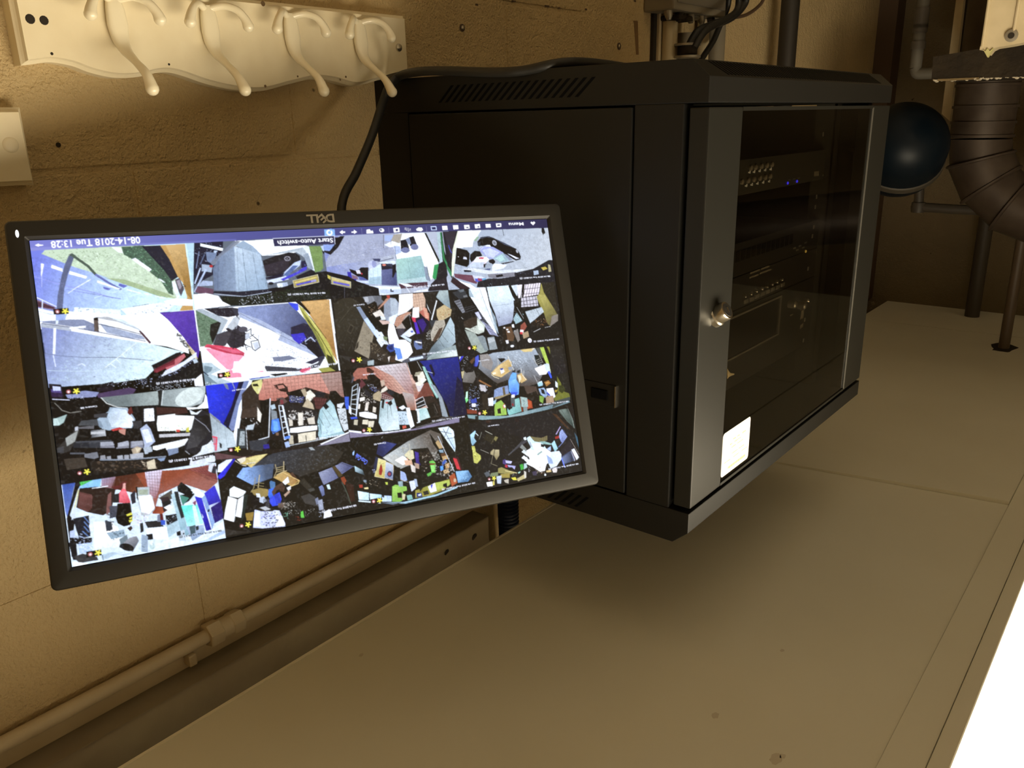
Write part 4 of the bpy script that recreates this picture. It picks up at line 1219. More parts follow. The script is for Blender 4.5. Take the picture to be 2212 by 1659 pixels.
p a8bcc8 43 20 62 17 70 30 90 70 96 100 84 80 62 50 44 32
p fafdff 62 17 73 17 78 40 82 60 90 90 92 102 72 74 50 40 46 34 58 36
s b4c4d4 30 2 44 20 62 18 62 34 46 30
s 3a3e48 24 .8 48 28 64 28 64 33 50 33
p e8f4f8 44 18 62 17 70 42 80 64 90 88 94 104 84 80 58 46
l 2c3040 .6 62 18 72 46 94 100
l 40444c .8 72 17 80 40 86 66 93 86
q dff0f8 a0a8c0 100 30 110 80 75 16 114 13 124 36 124 44 121 74 118 80 96 86 90 64 80 40
e e8fcfc 99 25 8 8
l 7a8890 .5 87 50 118 46
e 50586c 97 70 .8 .8
p d4e0e8 118 14 130 12 130 28 128 34
p 181818 113 14 117 13 136 46 152 84 148 86 132 52 120 32
p e8e4ea 128 13 138 12 137 36 131 36
h 16161c 1 138 12 171 8 168 44 134 52 6 3
p ece4ee 142 12 170 9 167 30 140 34
h 18161c .9 140 12 171 8 166 36 134 38 7 3
h 18161c .9 134 38 166 34 172 52 134 56 6 3
s 1a181e 60 1.2 136 36 166 32 170 52 136 56
p d0ccd8 136 36 164 32 166 50 136 52
h 18161c 1 134 36 166 30 170 52 136 55 6 3
q a8a050 6c6440 175 40 196 76 171 10 186 6 200 60 201 74 188 86 183 82 163 34 168 28
p 302c24 171 8 192 0 198 40 202 70 196 58 176 26
q b8b060 8a8248 172 36 185 60 166 30 178 30 192 64 184 66
p 8c847c 190 68 201 64 201 76 187 86
p c0ccd4 143 60 172 52 176 60 160 74 152 81
s 5a6470 24 1.3 150 58 172 54 172 62 156 70
l 2a2c34 .6 162 54 170 70
p 241c18 152 80 176 62 182 82 170 88 156 86
s e0a060 30 1.1 158 76 180 72 182 84 164 84
s fff0e0 10 1 158 76 176 72 176 82 164 82
p a0c0c8 128 62 140 64 138 76 126 82 122 72
s e8f0f4 30 1.4 124 58 138 64 134 80 122 78
s 1c1c20 30 1.2 124 56 138 64 136 82 122 80
p 141414 122 40 128 42 136 60 150 84 148 92 134 70 124 56
l c8ccd0 .6 128 52 140 72
p e8ecf0 119 83 123 82 124 88 120 88
p 2a1e18 102 86 118 84 122 100 124 110 104 114
p 6c5038 108 88 118 86 124 104 122 112 112 112
p f0f0f0 104 88 107 87 108 89 105 90
p f0f0f0 109 91 113 90 113 93 110 93
p f0f0f0 111 95 115 94 116 97 112 97
p dfe4ea 123 94 128 92 129 96 124 98
p e0e0e4 108 111 113 110 114 116 110 117
p a05848 135 84 142 78 146 86 140 96 134 96
p f0e8e8 134 92 140 92 140 100 134 100
p d83848 134 96 139 96 138 100 134 100
p b09878 138 98 148 94 150 104 140 108
p 8a8480 122 96 130 90 134 110 130 114
e ffffff 151 111 4.5 4.5
e c0c0ff 152 112 2.2 2.2
l d8d8d8 .8 158 96 170 90
l c8c8c8 .7 178 88 188 86
p 2a2a2c 112 118 128 116 128 122 108 126
e e8ecf4 120 121 4 2.4
s 8a8480 30 1 96 100 104 106 104 118 98 116
h b8bcc8 .6 18 42 27 39 36 60 32 62 4 5
l 60626a .6 34 62 56 55
l 60626a .6 34 58 54 51
l 50525a .6 34 54 52 49
h 8c90a4 .5 54 62 62 60 76 84 68 86 3 8
p b0b4d4 66 76 78 84 96 104 80 100
h 24242c .5 60 66 70 70 94 104 84 100 4 6
p d0d4f0 54 62 60 60 66 72 62 74
p c8d0c4 36 90 58 70 72 84 70 96 60 100 54 98
p 40342c 34 78 50 70 58 70 58 84 46 90 36 88
s 2a241e 24 1.6 40 84 58 84 58 92 46 94
p e4ece0 58 74 70 86 70 94 60 92
p a4b0a8 36 92 54 98 60 106 76 130 64 134 50 124
p 8c989c 58 104 68 102 72 106 78 128 72 130 60 108
p 9aa4a8 76 106 88 104 94 126 80 128
p bcc4c8 76 108 86 106 90 112 78 116
l c8c8c8 .8 30 70 33 73
s 40444c 30 2 14 22 42 20 40 34 16 34
p 3a3e44 14 26 34 20 42 34 26 38
p 6c747c 24 22 34 20 35 24 28 26
p 787c80 33 32 40 30 41 34 34 35
c 158 113 203 108 2.6
T 100 830 380 0 2
p 141214 0 0 221 0 221 128 0 128
q 788484 a8b4b0 100 20 140 20 68 16 140 8 142 26 100 28 84 28
q 98a4a4 b8c4c4 150 10 200 10 146 8 200 2 200 12 196 24 180 29 144 27
e f0fcf8 184 16 12 7 -20
e d4e0dc 180 16 17 10 -20
p f4fcfc 200 12 204 20 204 30 178 32 176 29 190 29 198 22
l 2c3030 2.2 144 8 142 26
l e0e8e8 .6 147 8 145 26
l c8ccc8 1.1 68 16 76 24 90 29 102 30
l 8a8880 .8 10 23 20 33 30 36 44 34
l 3c4040 .6 201 8 196 24 188 29
p 4a2c28 138 29 176 30 178 36 140 42
p 241a1c 140 38 160 36 162 40 140 44
p a4b8c8 64 44 78 34 80 29 102 30 108 38 112 44 108 55 92 56 78 58 70 56 66 48
q b4c8d8 f0f8fc 78 36 108 50 76 40 84 30 100 32 110 44 107 55 82 54
p 8a9cac 62 44 68 46 72 54 68 55 63 49
p 702c28 103 32 107 28 109 36 105 39 102 36
p c83c3c 81 57 92 54 98 56 84 59
p c89080 92 57 100 56 99 64 90 60
p 141012 82 60 90 58 97 66 97 72 90 76 82 72 78 64
p 201c1e 120 28 136 27 140 44 138 52 124 52 120 44
p f4f8fc 123 31 135 30 136 46 123 47
s 8a8c94 20 1.1 124 34 134 34 135 46 124 46
p b4c0d8 118 56 126 50 131 56 137 72 130 78 132 86 124 86 122 70
p e4ecf8 120 58 128 56 134 72 126 74
p f8fcf8 140 40 162 37 162 39 190 40 186 54 180 58 140 59 139 50
s c8d8b8 40 1.6 140 52 184 52 182 60 142 60
p e05040 163 57 168 57 168 60 164 60
p d8d040 176 56 179 53 180 60 176 60
s 4a5048 30 1 140 52 184 52 182 60 142 60
p c8c8cc 142 63 184 61 184 65 142 67
p 1a1818 142 67 180 65 174 72 142 72
p f0f4f4 134 78 178 68 180 74 160 82 142 84 134 82
p 282830 186 40 196 32 205 36 208 68 198 80 186 88 174 84 174 76 186 58
q 48484c 1a1a1e 180 70 204 50 186 42 204 38 206 60 190 78 176 82
l 9a9ca4 1 175 84 180 88
l 8a8c98 .9 186 42 200 52 206 60
p dfe4ec 190 88 208 70 212 84 212 98 180 102 182 92
p e4ecf0 180 32 188 36 196 32 190 38 182 38
p a8c0bc 9 44 26 38 22 48 16 52 9 52
p c4dcd8 9 43 14 43 17 51 9 52
p 6c6c70 40 54 60 52 60 56 40 56
p 505458 44 46 64 44 66 52 40 52
p 48484c 60 38 78 36 76 42 60 42
q 5a6068 b8bcc0 56 62 74 62 56 58 74 57 75 65 57 67
p c4c8cc 56 60 74 59 74 62 56 63
p 3c3c40 108 46 120 46 120 54 110 56
p 4c5058 36 72 82 70 82 72 38 76
p 8a8c98 68 74 84 72 86 80 68 80
p 8a8c98 88 80 104 72 104 80 88 81
p 8c90a0 106 72 122 71 122 80 106 80
p a4a8b4 68 73 82 72 86 76 68 78
p b0b4c0 90 74 103 71 104 77 90 79
p a8acb8 107 72 120 71 122 76 108 78
p 3c4048 54 74 68 73 68 80 54 80
p 2c3038 34 74 54 73 54 80 34 80
p b8a890 107 82 114 78 120 80 116 88 110 90
p d8ccb0 112 80 119 80 114 87
p b4c0cc 122 80 132 78 134 86 124 88
p 8494b0 152 82 166 80 166 86 154 90
p 60646c 30 86 48 86 50 88 30 88
p 7c8088 48 88 64 85 66 92 60 94 48 92
p 9a9ca4 68 90 74 89 75 95 68 95
p 9a9ca4 76 91 81 90 82 95 77 95
p a8acb4 89 90 96 89 97 95 90 95
p a8acb4 98 89 104 89 104 94 98 95
p b4b8c0 105 88 122 86 122 93 106 94
p 141214 128 86 150 80 154 88 150 92 128 92
l 8c96a4 1.6 68 95 100 95 150 91
p 8aa0c0 138 94 150 92 148 96 140 98
p 2a2420 54 97 140 94 148 100 140 106 60 112
s 6a5848 60 2.4 60 98 140 96 140 106 64 110
s c8b8a0 24 2 118 96 138 96 140 106 124 106
p d8ccb0 126 98 136 94 138 106 128 107
p 484038 22 94 48 92 52 104 26 108
p 3c3a38 14 80 40 54 42 60 30 84 18 88
p a4a8a4 24 68 40 58 36 72 26 78
p 4a4c50 14 80 22 78 22 86 14 86
p dfe8ec 196 78 210 72 213 96 190 98
p 26262c 182 92 212 85 212 90 184 97
t 43 30 64 27.5 1.8
c 154 97 210 90 2.4
p c8ccd4 36 54 40 53 40 58 36 59
T 430 790 340 1 2
p 241c1a 0 0 221 0 221 137 0 137
q 1c38e0 1828a8 20 40 60 60 9 26 64 20 56 40 42 70 38 88 14 66
p 16163a 56 22 64 20 50 60 42 88 34 82 46 56
p 7c8cb8 64 20 72 18 58 52 50 90 46 92 42 86 52 52
p f0f8fc 71 20 75 20 62 56 54 100 52 114 48 98 56 56
q a4b4bc c4d4dc 30 80 40 110 15 66 30 80 48 94 52 116 20 122 18 90
l 8494a0 .3 24 74 30 118
l 8494a0 .3 36 84 40 116
p 8c949c 15 66 30 78 30 82 16 70
p c88ca0 19 98 26 100 25 120 22 120
l e83858 1.4 19 100 25 101 24 118
l e83858 1 20 110 24 110
p 2a2a30 29 108 32 110 32 116 29 115
l a0a8b4 1 46 22 50 32
p 7888a0 34 25 40 26 42 34 38 32
p 3c3028 60 40 76 22 84 40 86 60 82 70 60 72
p d8d488 73 24 88 19 90 28 88 38 82 40 76 32
p 2a2818 75 26 82 25 84 29 76 29
p e8e4a8 82 32 89 30 88 36 84 38
q d89c8c c07868 110 20 110 50 90 18 206 8 200 16 204 44 184 40 150 30 130 40 112 50 84 48 84 40 88 30
q b0948c a47c70 190 12 200 40 170 12 205 8 203 44 184 38
h 70483c .3 90 18 206 6 206 44 96 52 22 7
p 3a2420 105 28 118 25 124 30 126 38 116 36
p c88878 110 28 118 27 121 31 112 33
l 1c1210 .8 105 28 118 25 124 34 116 36 106 30
p 100e10 86 50 99 46 98 104 70 106 70 90 82 86 88 70
l d4dce4 1.3 100 46 98 100 84 104
p 3c4048 70 106 84 104 100 102 88 120 72 118
p b8ccd8 100 56 106 54 108 60 102 62
p 8a949c 101 62 109 64 110 74 102 76
p 4c8ce8 102 76 112 74 115 90 104 96 101 90
p 6cb0f8 104 78 110 78 112 90 105 92
s 2c201c 50 1.8 100 92 118 92 116 106 104 106
p 8a6c58 108 94 112 94 112 98 108 98
p 100c0c 98 104 120 104 128 116 100 118
p 302890 90 111 98 110 99 116 91 117
p 4a3c34 60 62 82 58 82 72 58 74
p f0ece0 82 58 88 68 86 80 82 76
s e4e4e4 30 1.6 58 74 86 74 86 84 66 90
p 141212 58 76 68 74 76 80 68 88 60 82
p c0ccd4 68 84 78 82 76 90 66 90
p 3c4448 54 88 66 90 66 116 52 116
p a8b4b8 58 92 64 92 64 112 56 112
s 5a6468 30 1.4 56 92 64 92 64 112 56 112
l e0e8ec .6 66 86 68 118
p 6c5450 108 46 118 44 124 50 116 60
p 90404a 114 48 118 48 120 62 116 60
p 2a1c1c 106 50 114 46 112 62 108 60
p 141010 122 38 144 32 150 40 148 48 128 46
p 40445c 126 42 148 46 146 52 128 52
s e8ecff 40 1.3 128 42 148 44 146 52 128 52
s 5868d8 24 1.3 128 42 148 44 146 52 128 52
p ece8d8 150 38 156 34 164 42 156 50 150 48
p b8a88c 143 34 149 32 152 40 148 44
p c4b498 144 60 152 46 160 54 162 62 146 63
p 20242c 162 38 170 36 178 38 176 44 164 44
p 6c3c3c 160 44 180 46 174 62 164 60
h 301c1c .6 158 46 180 46 174 62 162 60 6 3
p 12100f 184 36 192 35 204 48 204 62 192 56 182 46
p e0e4e8 194 54 204 52 200 60 194 58
p 3058d0 205 42 210 44 211 60 206 60
p a4c8d0 170 62 184 48 190 56 200 90 206 96 170 104 164 90
q b0d0d4 c8e4ec 178 60 196 90 174 62 184 50 192 64 202 92 172 100
l 4a545c .4 173 62 185 84
l 4a545c .4 178 60 190 76
l 3c4448 .6 164 64 175 84
l 3c4448 .5 168 70 172 96
s 202428 16 1 172 80 188 82 186 100 172 98
p 14181c 174 56 178 52 183 58 178 62
p 2a2628 112 56 122 52 164 62 168 90 166 110 130 112 124 100
h d4e0ec 1.1 112 56 118 56 128 100 120 104 1 6
l e8f0fc 1.6 117 56 122 80 127 100
s d8d0c8 90 2 124 60 160 64 164 82 128 86
s f4f4f0 60 2.2 124 66 160 66 160 80 128 84
p e4ded0 139 66 146 66 146 84 140 84
p d8d0c0 126 76 131 76 132 84 127 85
p d8d0c0 152 74 162 72 163 82 154 82
p 1a1614 132 76 139 76 139 84 132 85
p 1a1614 147 76 152 76 153 82 148 83
p fcfeff 128 88 150 85 166 84 166 90 140 94 128 94
s 8cb4e8 14 1.4 150 86 166 84 166 90 150 92
l 30302c 1.2 126 86 168 82
l 2c2c28 1.2 126 96 168 92
p e8e0c8 139 96 164 92 164 104 140 108
p c8c0a8 126 98 132 98 133 110 127 110
p 1c1816 133 98 139 98 139 108 134 109
l 2a2620 .8 150 98 151 106
l c0c8cc 1 128 112 180 102
p 5890f0 120 100 128 98 128 102 120 103
p a8c0e8 120 108 126 106 128 114 122 115
p d0d8dc 194 60 206 60 212 88 204 92 198 78
s 2c3038 40 1.8 194 62 208 64 210 84 198 80
p f8fcff 170 110 212 92 212 94 172 111
p 908ca0 172 111 212 95 221 110 160 115
p 6c4c50 22 122 60 128 100 124 90 128 24 132
p 16100e 203 10 221 5 221 92 206 50
t 46 35 65 32.5 1.8
c 164 103 201 97 2.2
T 730 760 290 2 2
p 12100f 0 0 221 0 221 145 0 145
p b07060 25 36 32 27 46 26 58 30 66 40 40 46 26 48
q d8b0a0 c07c68 90 24 60 40 46 24 112 18 128 50 146 80 160 92 120 95 108 72 82 60 70 50 44 44
q d8d0d4 b8908c 90 22 120 60 58 24 112 18 122 52 134 66 128 76 110 62 90 40
q b08878 b85038 130 60 140 80 122 54 150 52 158 74 128 80
q b8aca8 a46c54 122 70 124 96 106 66 124 70 126 80 128 96 116 96
h 6c4438 .3 46 24 112 18 148 72 84 62 11 9
h 6c4438 .3 25 40 66 38 100 62 60 70 6 4
p d8d0d0 128 54 146 52 150 60 132 66
p 4c2c24 47 26 52 26 60 32 58 36 48 34
p 1a1210 48 40 56 34 70 46 70 56 62 62 50 52
p c8b09c 70 48 76 46 78 54 72 58
p 1c1614 114 18 130 15 138 28 136 33 120 38
l d8dce0 .6 114 18 120 37
l d0d4d8 .6 130 15 138 30
p eae4d4 126 38 140 32 144 42 138 50 128 46
p f0ecdc 127 52 142 42 146 46 136 56 130 56
p 181412 122 40 131 40 132 50 126 48
p a8a48c 128 34 138 32 134 38 126 40
p 94c4bc 139 24 143 24 150 40 166 74 163 77 152 58
p b4e0d8 140 28 146 36 160 66 164 74 158 66
p 98a4ac 152 52 160 56 172 76 182 108 172 106 166 76
q 1c2c8c 101a50 160 30 190 80 134 15 198 8 212 100 186 110 180 90 162 56 146 28
p 12143c 196 40 204 50 212 104 190 106
p 141430 150 22 154 20 160 36 158 42
l d8e4f0 .7 146 32 156 35
l 2c3a80 .4 158 48 170 66
p 80483c 142 52 148 50 154 62 158 70 150 74 128 80
p 5c2c24 126 78 142 74 150 74 140 78
p 342824 142 74 156 72 160 78 168 90 170 106 150 110 150 92 144 86
p 1c1816 146 86 160 82 168 104 152 108
l 90847c .5 158 86 164 100
p 202024 128 82 140 74 146 88 130 96
l e4e8ec .9 127 80 140 74
l e4e8ec .9 129 86 142 80
l e4e8ec .9 131 91 144 86
l c8ccd0 .8 140 74 145 88 148 92
p c0e0dc 132 94 146 92 152 108 134 114
q a8d4d4 d8ecec 134 96 148 110 133 96 146 94 150 108 136 112
p e4ecee 128 94 133 94 136 116 130 118
p 24201f 123 98 130 97 132 116 126 116
p 141210 97 72 106 68 112 88 106 92 97 88
p 1a1614 98 86 112 86 114 96 106 98 98 94
p e8ecf0 100 92 108 88 112 92 106 96
p a8384a 95 90 98 90 98 95 95 94
p f4f8fa 112 92 118 92 126 122 120 126 114 110
p c4d8e4 98 98 112 98 118 120 100 120
s 14181c 36 1.8 98 98 112 100 112 120 98 118
s 4c7cc8 14 1.1 106 98 122 100 122 116 108 116
p d8604c 106 122 112 121 113 125 107 127
q b4ccd0 d8e8ec 70 100 90 120 66 82 92 76 98 96 102 128 74 131 64 110
l 3c444c .6 72 84 70 108
l 3c444c .6 82 86 82 110
l 505860 .5 86 86 89 106
s 2c3438 18 .9 66 108 84 112 82 128 68 126
p 1c1818 73 78 77 80 75 94 72 92
p 201818 80 84 88 80 90 86 86 89
p c43038 78 83 82 82 82 85 79 85
p 1c1a18 22 54 40 44 58 62 70 82 68 108 66 128 40 130 22 122
h c4d0d8 1.2 24 58 33 52 30 104 20 100 1 6
l e8f0fc 1.6 36 58 33 80 30 106
s dcd4cc 60 2 38 66 56 68 66 84 40 90
p e8e0d4 46 84 51 82 49 97 44 97
p e4dccc 58 90 63 92 62 100 57 99
p f0ece4 36 76 44 74 44 80 36 82
p eeeae0 34 86 37 86 36 94 33 94
p 161412 38 86 44 84 44 93 38 93
p 161412 51 90 57 90 56 98 50 97
p fcfeff 35 100 50 98 64 104 64 110 50 110 36 106
s a0c4f0 12 1.4 50 100 64 104 62 110 50 108
l 282620 1.2 34 96 66 102
l 282620 1.2 34 108 66 112
p e0d8c0 41 112 50 112 49 120 40 119
p e4dcc4 50 114 60 114 58 124 50 124
p c8c0a8 27 112 33 112 32 121 26 120
l 2a2824 .8 24 122 66 128
p 3c60e0 20 108 31 107 32 110 22 111
p e4e8ec 18 88 22 92 22 104 18 100
p 3464d8 11 74 18 74 18 94 14 95 12 88
p 2c2c2a 26 46 24 36 20 48
p 60606c 22 50 26 40 27 44 23 52
p 6c3840 36 46 40 46 46 54 36 62
p 241818 30 46 36 44 38 50 30 54
p 2c2c34 44 60 52 66 58 78 44 70
s e8ecff 30 1.2 48 54 58 54 68 64 60 66 50 60
s 4060d0 24 1.2 50 58 60 58 68 64 60 66
p b8a888 58 70 68 64 72 70 70 82 58 78
p e4dccc 72 62 80 56 82 62 76 66 70 68
p 2c3038 82 64 86 62 94 68 88 72 81 68
p 6c4040 72 68 80 66 92 76 88 80 72 76
h e0c8c4 .4 72 69 90 76 86 80 72 77 5 2
p f4f8ff 18 129 60 134 100 130 120 126 120 128 80 134 40 136 18 132
p 8c84a0 19 132 60 137 110 130 128 126 160 118 200 108 200 116 120 130 40 140 20 142
p 605e60 128 124 150 118 172 108 176 112 150 120 130 127
p 4a4848 172 108 190 106 188 110 176 114
t 41 38 62 36 2
c 155 114.5 209 106.5 2
p 100e10 198 6 221 3 221 140 214 104
T 980 730 270 3 2
p 141214 0 0 221 0 221 147 0 147
q a8b4c0 5c5450 110 30 110 80 66 28 74 24 110 20 144 18 150 30 160 60 150 80 130 86 80 82 70 76 44 54 48 34
s d0dce8 160 2 76 26 120 20 130 40 120 56 90 44 76 34
s 6c6864 140 2 80 40 150 40 150 78 100 82 70 66
l 8c98a4 .4 76 30 140 70
l 8c98a4 .4 90 24 146 54
l 7a7e84 .4 70 40 120 76
l c0ccd8 .6 112 26 134 46
p 9a9490 46 30 60 28 64 32 70 44 66 58 50 50
s b0aaa4 60 1.6 46 32 62 30 68 54 50 50
q 8a8680 6c6864 20 60 36 76 18 60 36 58 40 70 34 80 16 78
p dfc884 117 20 140 18 146 16 138 24 124 25
p e8e8e4 140 18 150 14 146 16 138 22
p 505450 145 17 152 16 160 34 156 36 148 24
p b4d050 152 16 159 15 168 42 170 52 164 46 158 32
p dfe8c8 164 44 169 46 172 62 168 64 162 54
p 88882c 164 14 168 14 175 30 174 38 168 22
p 20201e 170 14 192 12 200 60 206 100 180 110 176 76 172 60
q 2a2826 1c1c26 180 20 180 60 170 16 190 14 200 60 180 66
p 787c28 183 68 190 80 192 94 204 98 206 104 180 112 176 106 184 98
p 3c4018 186 84 194 84 198 92 192 98 186 94
p e8f4ff 180 76 184 80 184 88 180 86
p b8a030 179 92 184 92 182 96 179 96
p 1c2828 142 30 150 30 158 44 150 50 146 44
l d8d4c8 .8 139 34 148 48
l d8d4c8 .6 150 28 158 44
l d0ccc0 .6 146 40 152 37
l d0ccc0 .6 147 43 154 40
l d0ccc0 .6 148 46 156 43
p f4f0e8 143 54 162 46 168 56 164 64 152 66
p f8f4f0 144 56 160 50 164 60 152 65
p 3c64f0 166 60 170 58 174 70 172 72
p d4e4ff 160 46 168 46 170 58 164 58
p d8b878 66 62 80 48 96 38 102 42 104 56 84 70 70 66
q e8cc90 c0a058 80 50 100 60 68 62 82 48 96 40 101 44 102 55 84 69
p f4ecd0 68 62 74 60 75 64 70 65
l e4d8b0 1.2 67 65 72 69 80 72
p f0f0f4 82 56 88 54 90 60 84 64
p 3850a8 82 54 87 53 88 56 83 57
l f0ecdc 1 96 32 100 42 106 56 105 60
l d8d4c4 .8 78 38 79 48
l d8d4c4 .8 84 36 84 44
l b0a890 .8 70 58 78 48
p 1c1c20 78 36 90 36 92 38 84 44
p a0a8b4 96 52 104 50 104 56 98 58
p 3a3c40 104 58 110 56 108 62 102 64
p d8b878 112 66 120 62 130 74 120 80 116 76
p f0e4c0 114 66 118 66 120 72 116 80
l f0f0e8 .9 119 54 122 66 128 74
l f0f0e8 .7 124 58 124 66
p 2c3030 112 58 118 56 117 62 112 62
p 70b4f8 97 76 101 66 104 61 111 62 111 74 116 82 115 100 104 102 98 94
q 8cccff 3c7cf0 104 70 108 100 98 78 110 72 114 98 102 100
p 4060d8 100 96 114 96 110 102 104 102
p 3c3028 74 82 96 74 97 86 80 88
p 1c1613 76 82 96 74 97 84 78 86
p 8ca0c8 72 92 80 88 96 84 98 98 84 104 71 106
s c8d8f0 16 1.8 74 90 88 88 88 104 74 104
p a89870 72 105 100 98 100 102 74 109
p 706448 86 88 90 86 92 100 88 102
s 3c3020 24 2 118 84 146 86 144 100 122 100
p 584840 124 84 146 86 150 100 130 100
p 1c1412 122 102 146 94 150 104 156 120 140 124 128 104
p b04c28 130 108 138 112 140 124 130 126
p c85c2c 132 112 137 112 138 122 132 124
p 884020 117 104 121 106 123 130 120 131
p a8c0bc 118 104 130 106 132 122 120 122
s 4c5c5c 24 1.6 119 106 130 108 131 120 120 120
p 8c9c9c 123 122 130 122 131 130 124 131
p 88c8c4 96 112 116 106 120 130 98 137 95 130
q 98d4cc 7cb4b4 100 115 115 132 104 110 116 108 119 130 96 135
p a0c850 73 116 84 110 92 120 94 136 73 138 72 126
p 2c2018 77 126 83 124 84 134 78 134
p 141416 84 106 98 100 104 100 104 124 98 128 90 116
p 5c6468 101 106 108 106 109 122 102 122
p a03038 103 116 106 116 106 120 103 120
p e03038 87 120 90 116 92 124 88 124
p f4f4f4 88 119 91 118 92 123 89 123
p f4f4f4 102 101 108 100 108 105 102 106
p f4f8fc 61 107 70 105 70 120 62 120
p a8c4d8 70 112 76 108 74 116 70 118
p 302820 50 100 60 98 62 126 52 128
p 241c1c 38 70 48 68 58 80 70 84 66 96 40 84
p 9c6c40 46 74 68 86 62 86 44 76
s e4e8f0 26 1.8 44 80 62 84 58 96 46 92
p c8c4c8 46 82 56 84 58 94 48 94
s c8d8f8 70 1.8 28 82 42 86 50 110 44 128 28 128
s 6878c8 30 1.6 28 100 42 104 42 122 28 128
p f0f4fc 32 116 39 116 39 122 32 122
p e8ecf4 32 126 41 126 38 130 34 130
p 3c54b8 30 110 40 106 41 114 32 116
p 1c1c1c 34 122 40 122 37 130
p 80e890 20 106 24 104 26 110 22 115
p c8f4d8 22 96 25 94 25 106 21 108
p 8c4028 23 126 40 128 44 134 24 134
p 2c3488 36 46 44 30 45 36 42 50 34 56
p 5064d0 38 34 44 30 45 40 42 50 38 50
p 6c4c34 28 42 36 34 38 38 32 46
p 16141a 18 56 32 48 40 52 34 60 22 62
s c8ccd4 30 1.6 12 52 22 32 27 32 22 48 16 58
p e4f0f4 8 32 14 31 10 39
p 3030d8 14 32 18 32 10 44 9 42
p c8bc90 13 60 19 58 16 72 13 70
p e0f0ff 150 78 156 76 158 82 150 84
p a8d8e8 148 80 156 78 158 84 150 86
l d8e0e4 .6 142 66 150 82
l 3c4448 .8 146 68 152 72
p b07c3c 160 78 168 75 172 80 164 86
l e8c878 1 163 80 168 79
p 1c1410 156 66 166 64 170 74 160 78
p 9ab4d4 150 90 160 88 168 100 162 106 154 100
p f4f4fc 164 90 176 88 180 104 174 108 166 100
p 2838c8 164 94 170 100 172 104 166 100
p b09478 163 104 176 102 178 114 164 116
p 88b048 152 102 160 104 158 116 152 112
p 1c1c22 154 90 160 92 162 100 156 98
s 28282c 30 1.4 152 88 168 90 170 104 156 108
p 88a8ac 24 136 60 138 94 138 130 132 170 120 172 124 130 134 96 142 50 145 26 142
q a0bcc0 78949c 100 138 160 126 96 138 170 119 204 110 206 114 170 126 100 142
p 2a2c2c 38 138 44 138 44 144 38 144
l 50585c .6 173 118 170 126
p 4a5454 178 112 206 104 206 110 174 124
t 44 41 63 38.5 2
c 152 118.5 203 112 2.2
T 120 1000 380 0 3
p d8e8f4 0 0 221 0 221 139 0 139
p 5c78c0 8 27 25 24 20 44 15 70 12 60
q 4060b0 6884cc 10 30 20 60 9 27 24 25 16 66 13 62
p 16141a 25 24 34 24 28 34 18 66 24 74 22 96 26 120 20 118 14 70 20 46
p d8d8a8 28 34 30 34 25 56 23 58
p d4e0ec 22 58 25 57 25 68 20 72
p 342420 30 32 66 28 76 32 70 60 60 66 40 62 26 56
p 6c4440 30 36 46 40 46 56 40 62 28 56
q 7c504c 5c3834 34 38 40 60 31 38 47 42 44 60 30 54
p 8c605c 66 40 70 36 70 60 64 66 64 56
q 5c3020 884c30 90 24 110 36 58 18 114 10 120 28 100 38 80 34 60 30
q b0a4c4 8c5c58 60 18 74 30 58 18 76 16 70 32 58 30
q 9c5034 a4685c 140 20 150 40 100 12 160 8 200 2 204 24 190 36 160 26 130 40 124 62 110 60 118 40
q e0d8ec b08088 115 14 130 40 112 10 134 8 130 34 126 44 118 44
h 7c5450 .3 114 10 134 8 136 46 116 40 6 9
q a05850 8c4848 170 10 200 20 166 8 200 1 204 22 186 14
h 6c3434 .3 168 8 196 1 204 24 190 20 8 6
q 8c3c20 c06840 124 56 140 64 122 54 146 56 134 64 122 64
h 987070 .3 58 18 76 15 72 32 58 30 5 3
p 4ac858 30 24 50 21 51 27 32 29
s 2a8838 40 1 30 24 50 21 50 28 32 29
s 88f098 20 .8 30 24 50 21 50 28 32 29
p 8cc8f4 50 20 58 18 56 30 50 30 30 32 30 30
l f4fcff .9 46 32 66 29
p 6c2c2c 70 30 80 28 84 24 90 23 88 28 76 34
p e0a8a0 85 26 88 25 88 34 84 34
p f06c78 80 38 84 32 88 33 94 48 94 51 79 50
q f88090 d85060 84 36 92 50 82 36 88 35 94 50 80 50
p 0c0b0c 78 51 94 50 97 68 94 78 86 80 78 76 74 64
p e4e040 89 65 96 62 97 65 90 67
p e4e040 93 69 97 67 96 70 93 71
p e4e040 92 72 97 71 97 73 93 75
p 3c241c 90 82 95 79 97 82 94 86
p 2c2c30 72 40 80 38 80 50 72 50
p 30303c 94 40 100 34 101 50 96 52
p 505460 68 54 78 54 76 68 68 70
s 20242c 24 1.6 66 56 76 56 76 70 66 70
p b8c4c8 102 31 118 30 118 40 122 42 125 58 118 66 108 66 104 50
p f8fcfc 104 42 120 40 125 56 118 64 108 62
p a8b4a0 104 34 116 33 116 40 105 40
p 1a1814 101 30 103 30 104 48 102 44
p e0ecf8 95 56 104 54 106 62 96 64
s f0e8f0 40 1.8 98 62 118 64 112 78 98 82
s b0a0b0 24 1.6 98 64 118 64 112 76 98 80
p 14161a 153 30 158 24 164 28 174 36 168 42 154 36
p 121214 158 40 176 38 168 48 160 52
p 4a9080 156 40 168 44 160 54 158 48
p 58544c 130 44 146 34 148 44 136 50
p 3c3034 132 44 142 42 146 56 136 62 134 52
p 24262a 134 50 144 46 146 50 138 56
p f0f8fc 136 56 144 52 148 56 142 60
p a8c8d8 145 40 152 36 158 60 164 80 172 98 160 98 154 70
q b8d8e0 8cb4c4 150 40 166 90 146 40 152 37 160 62 170 96 160 98
p 2a3438 149 36 154 36 162 68 158 70 152 50
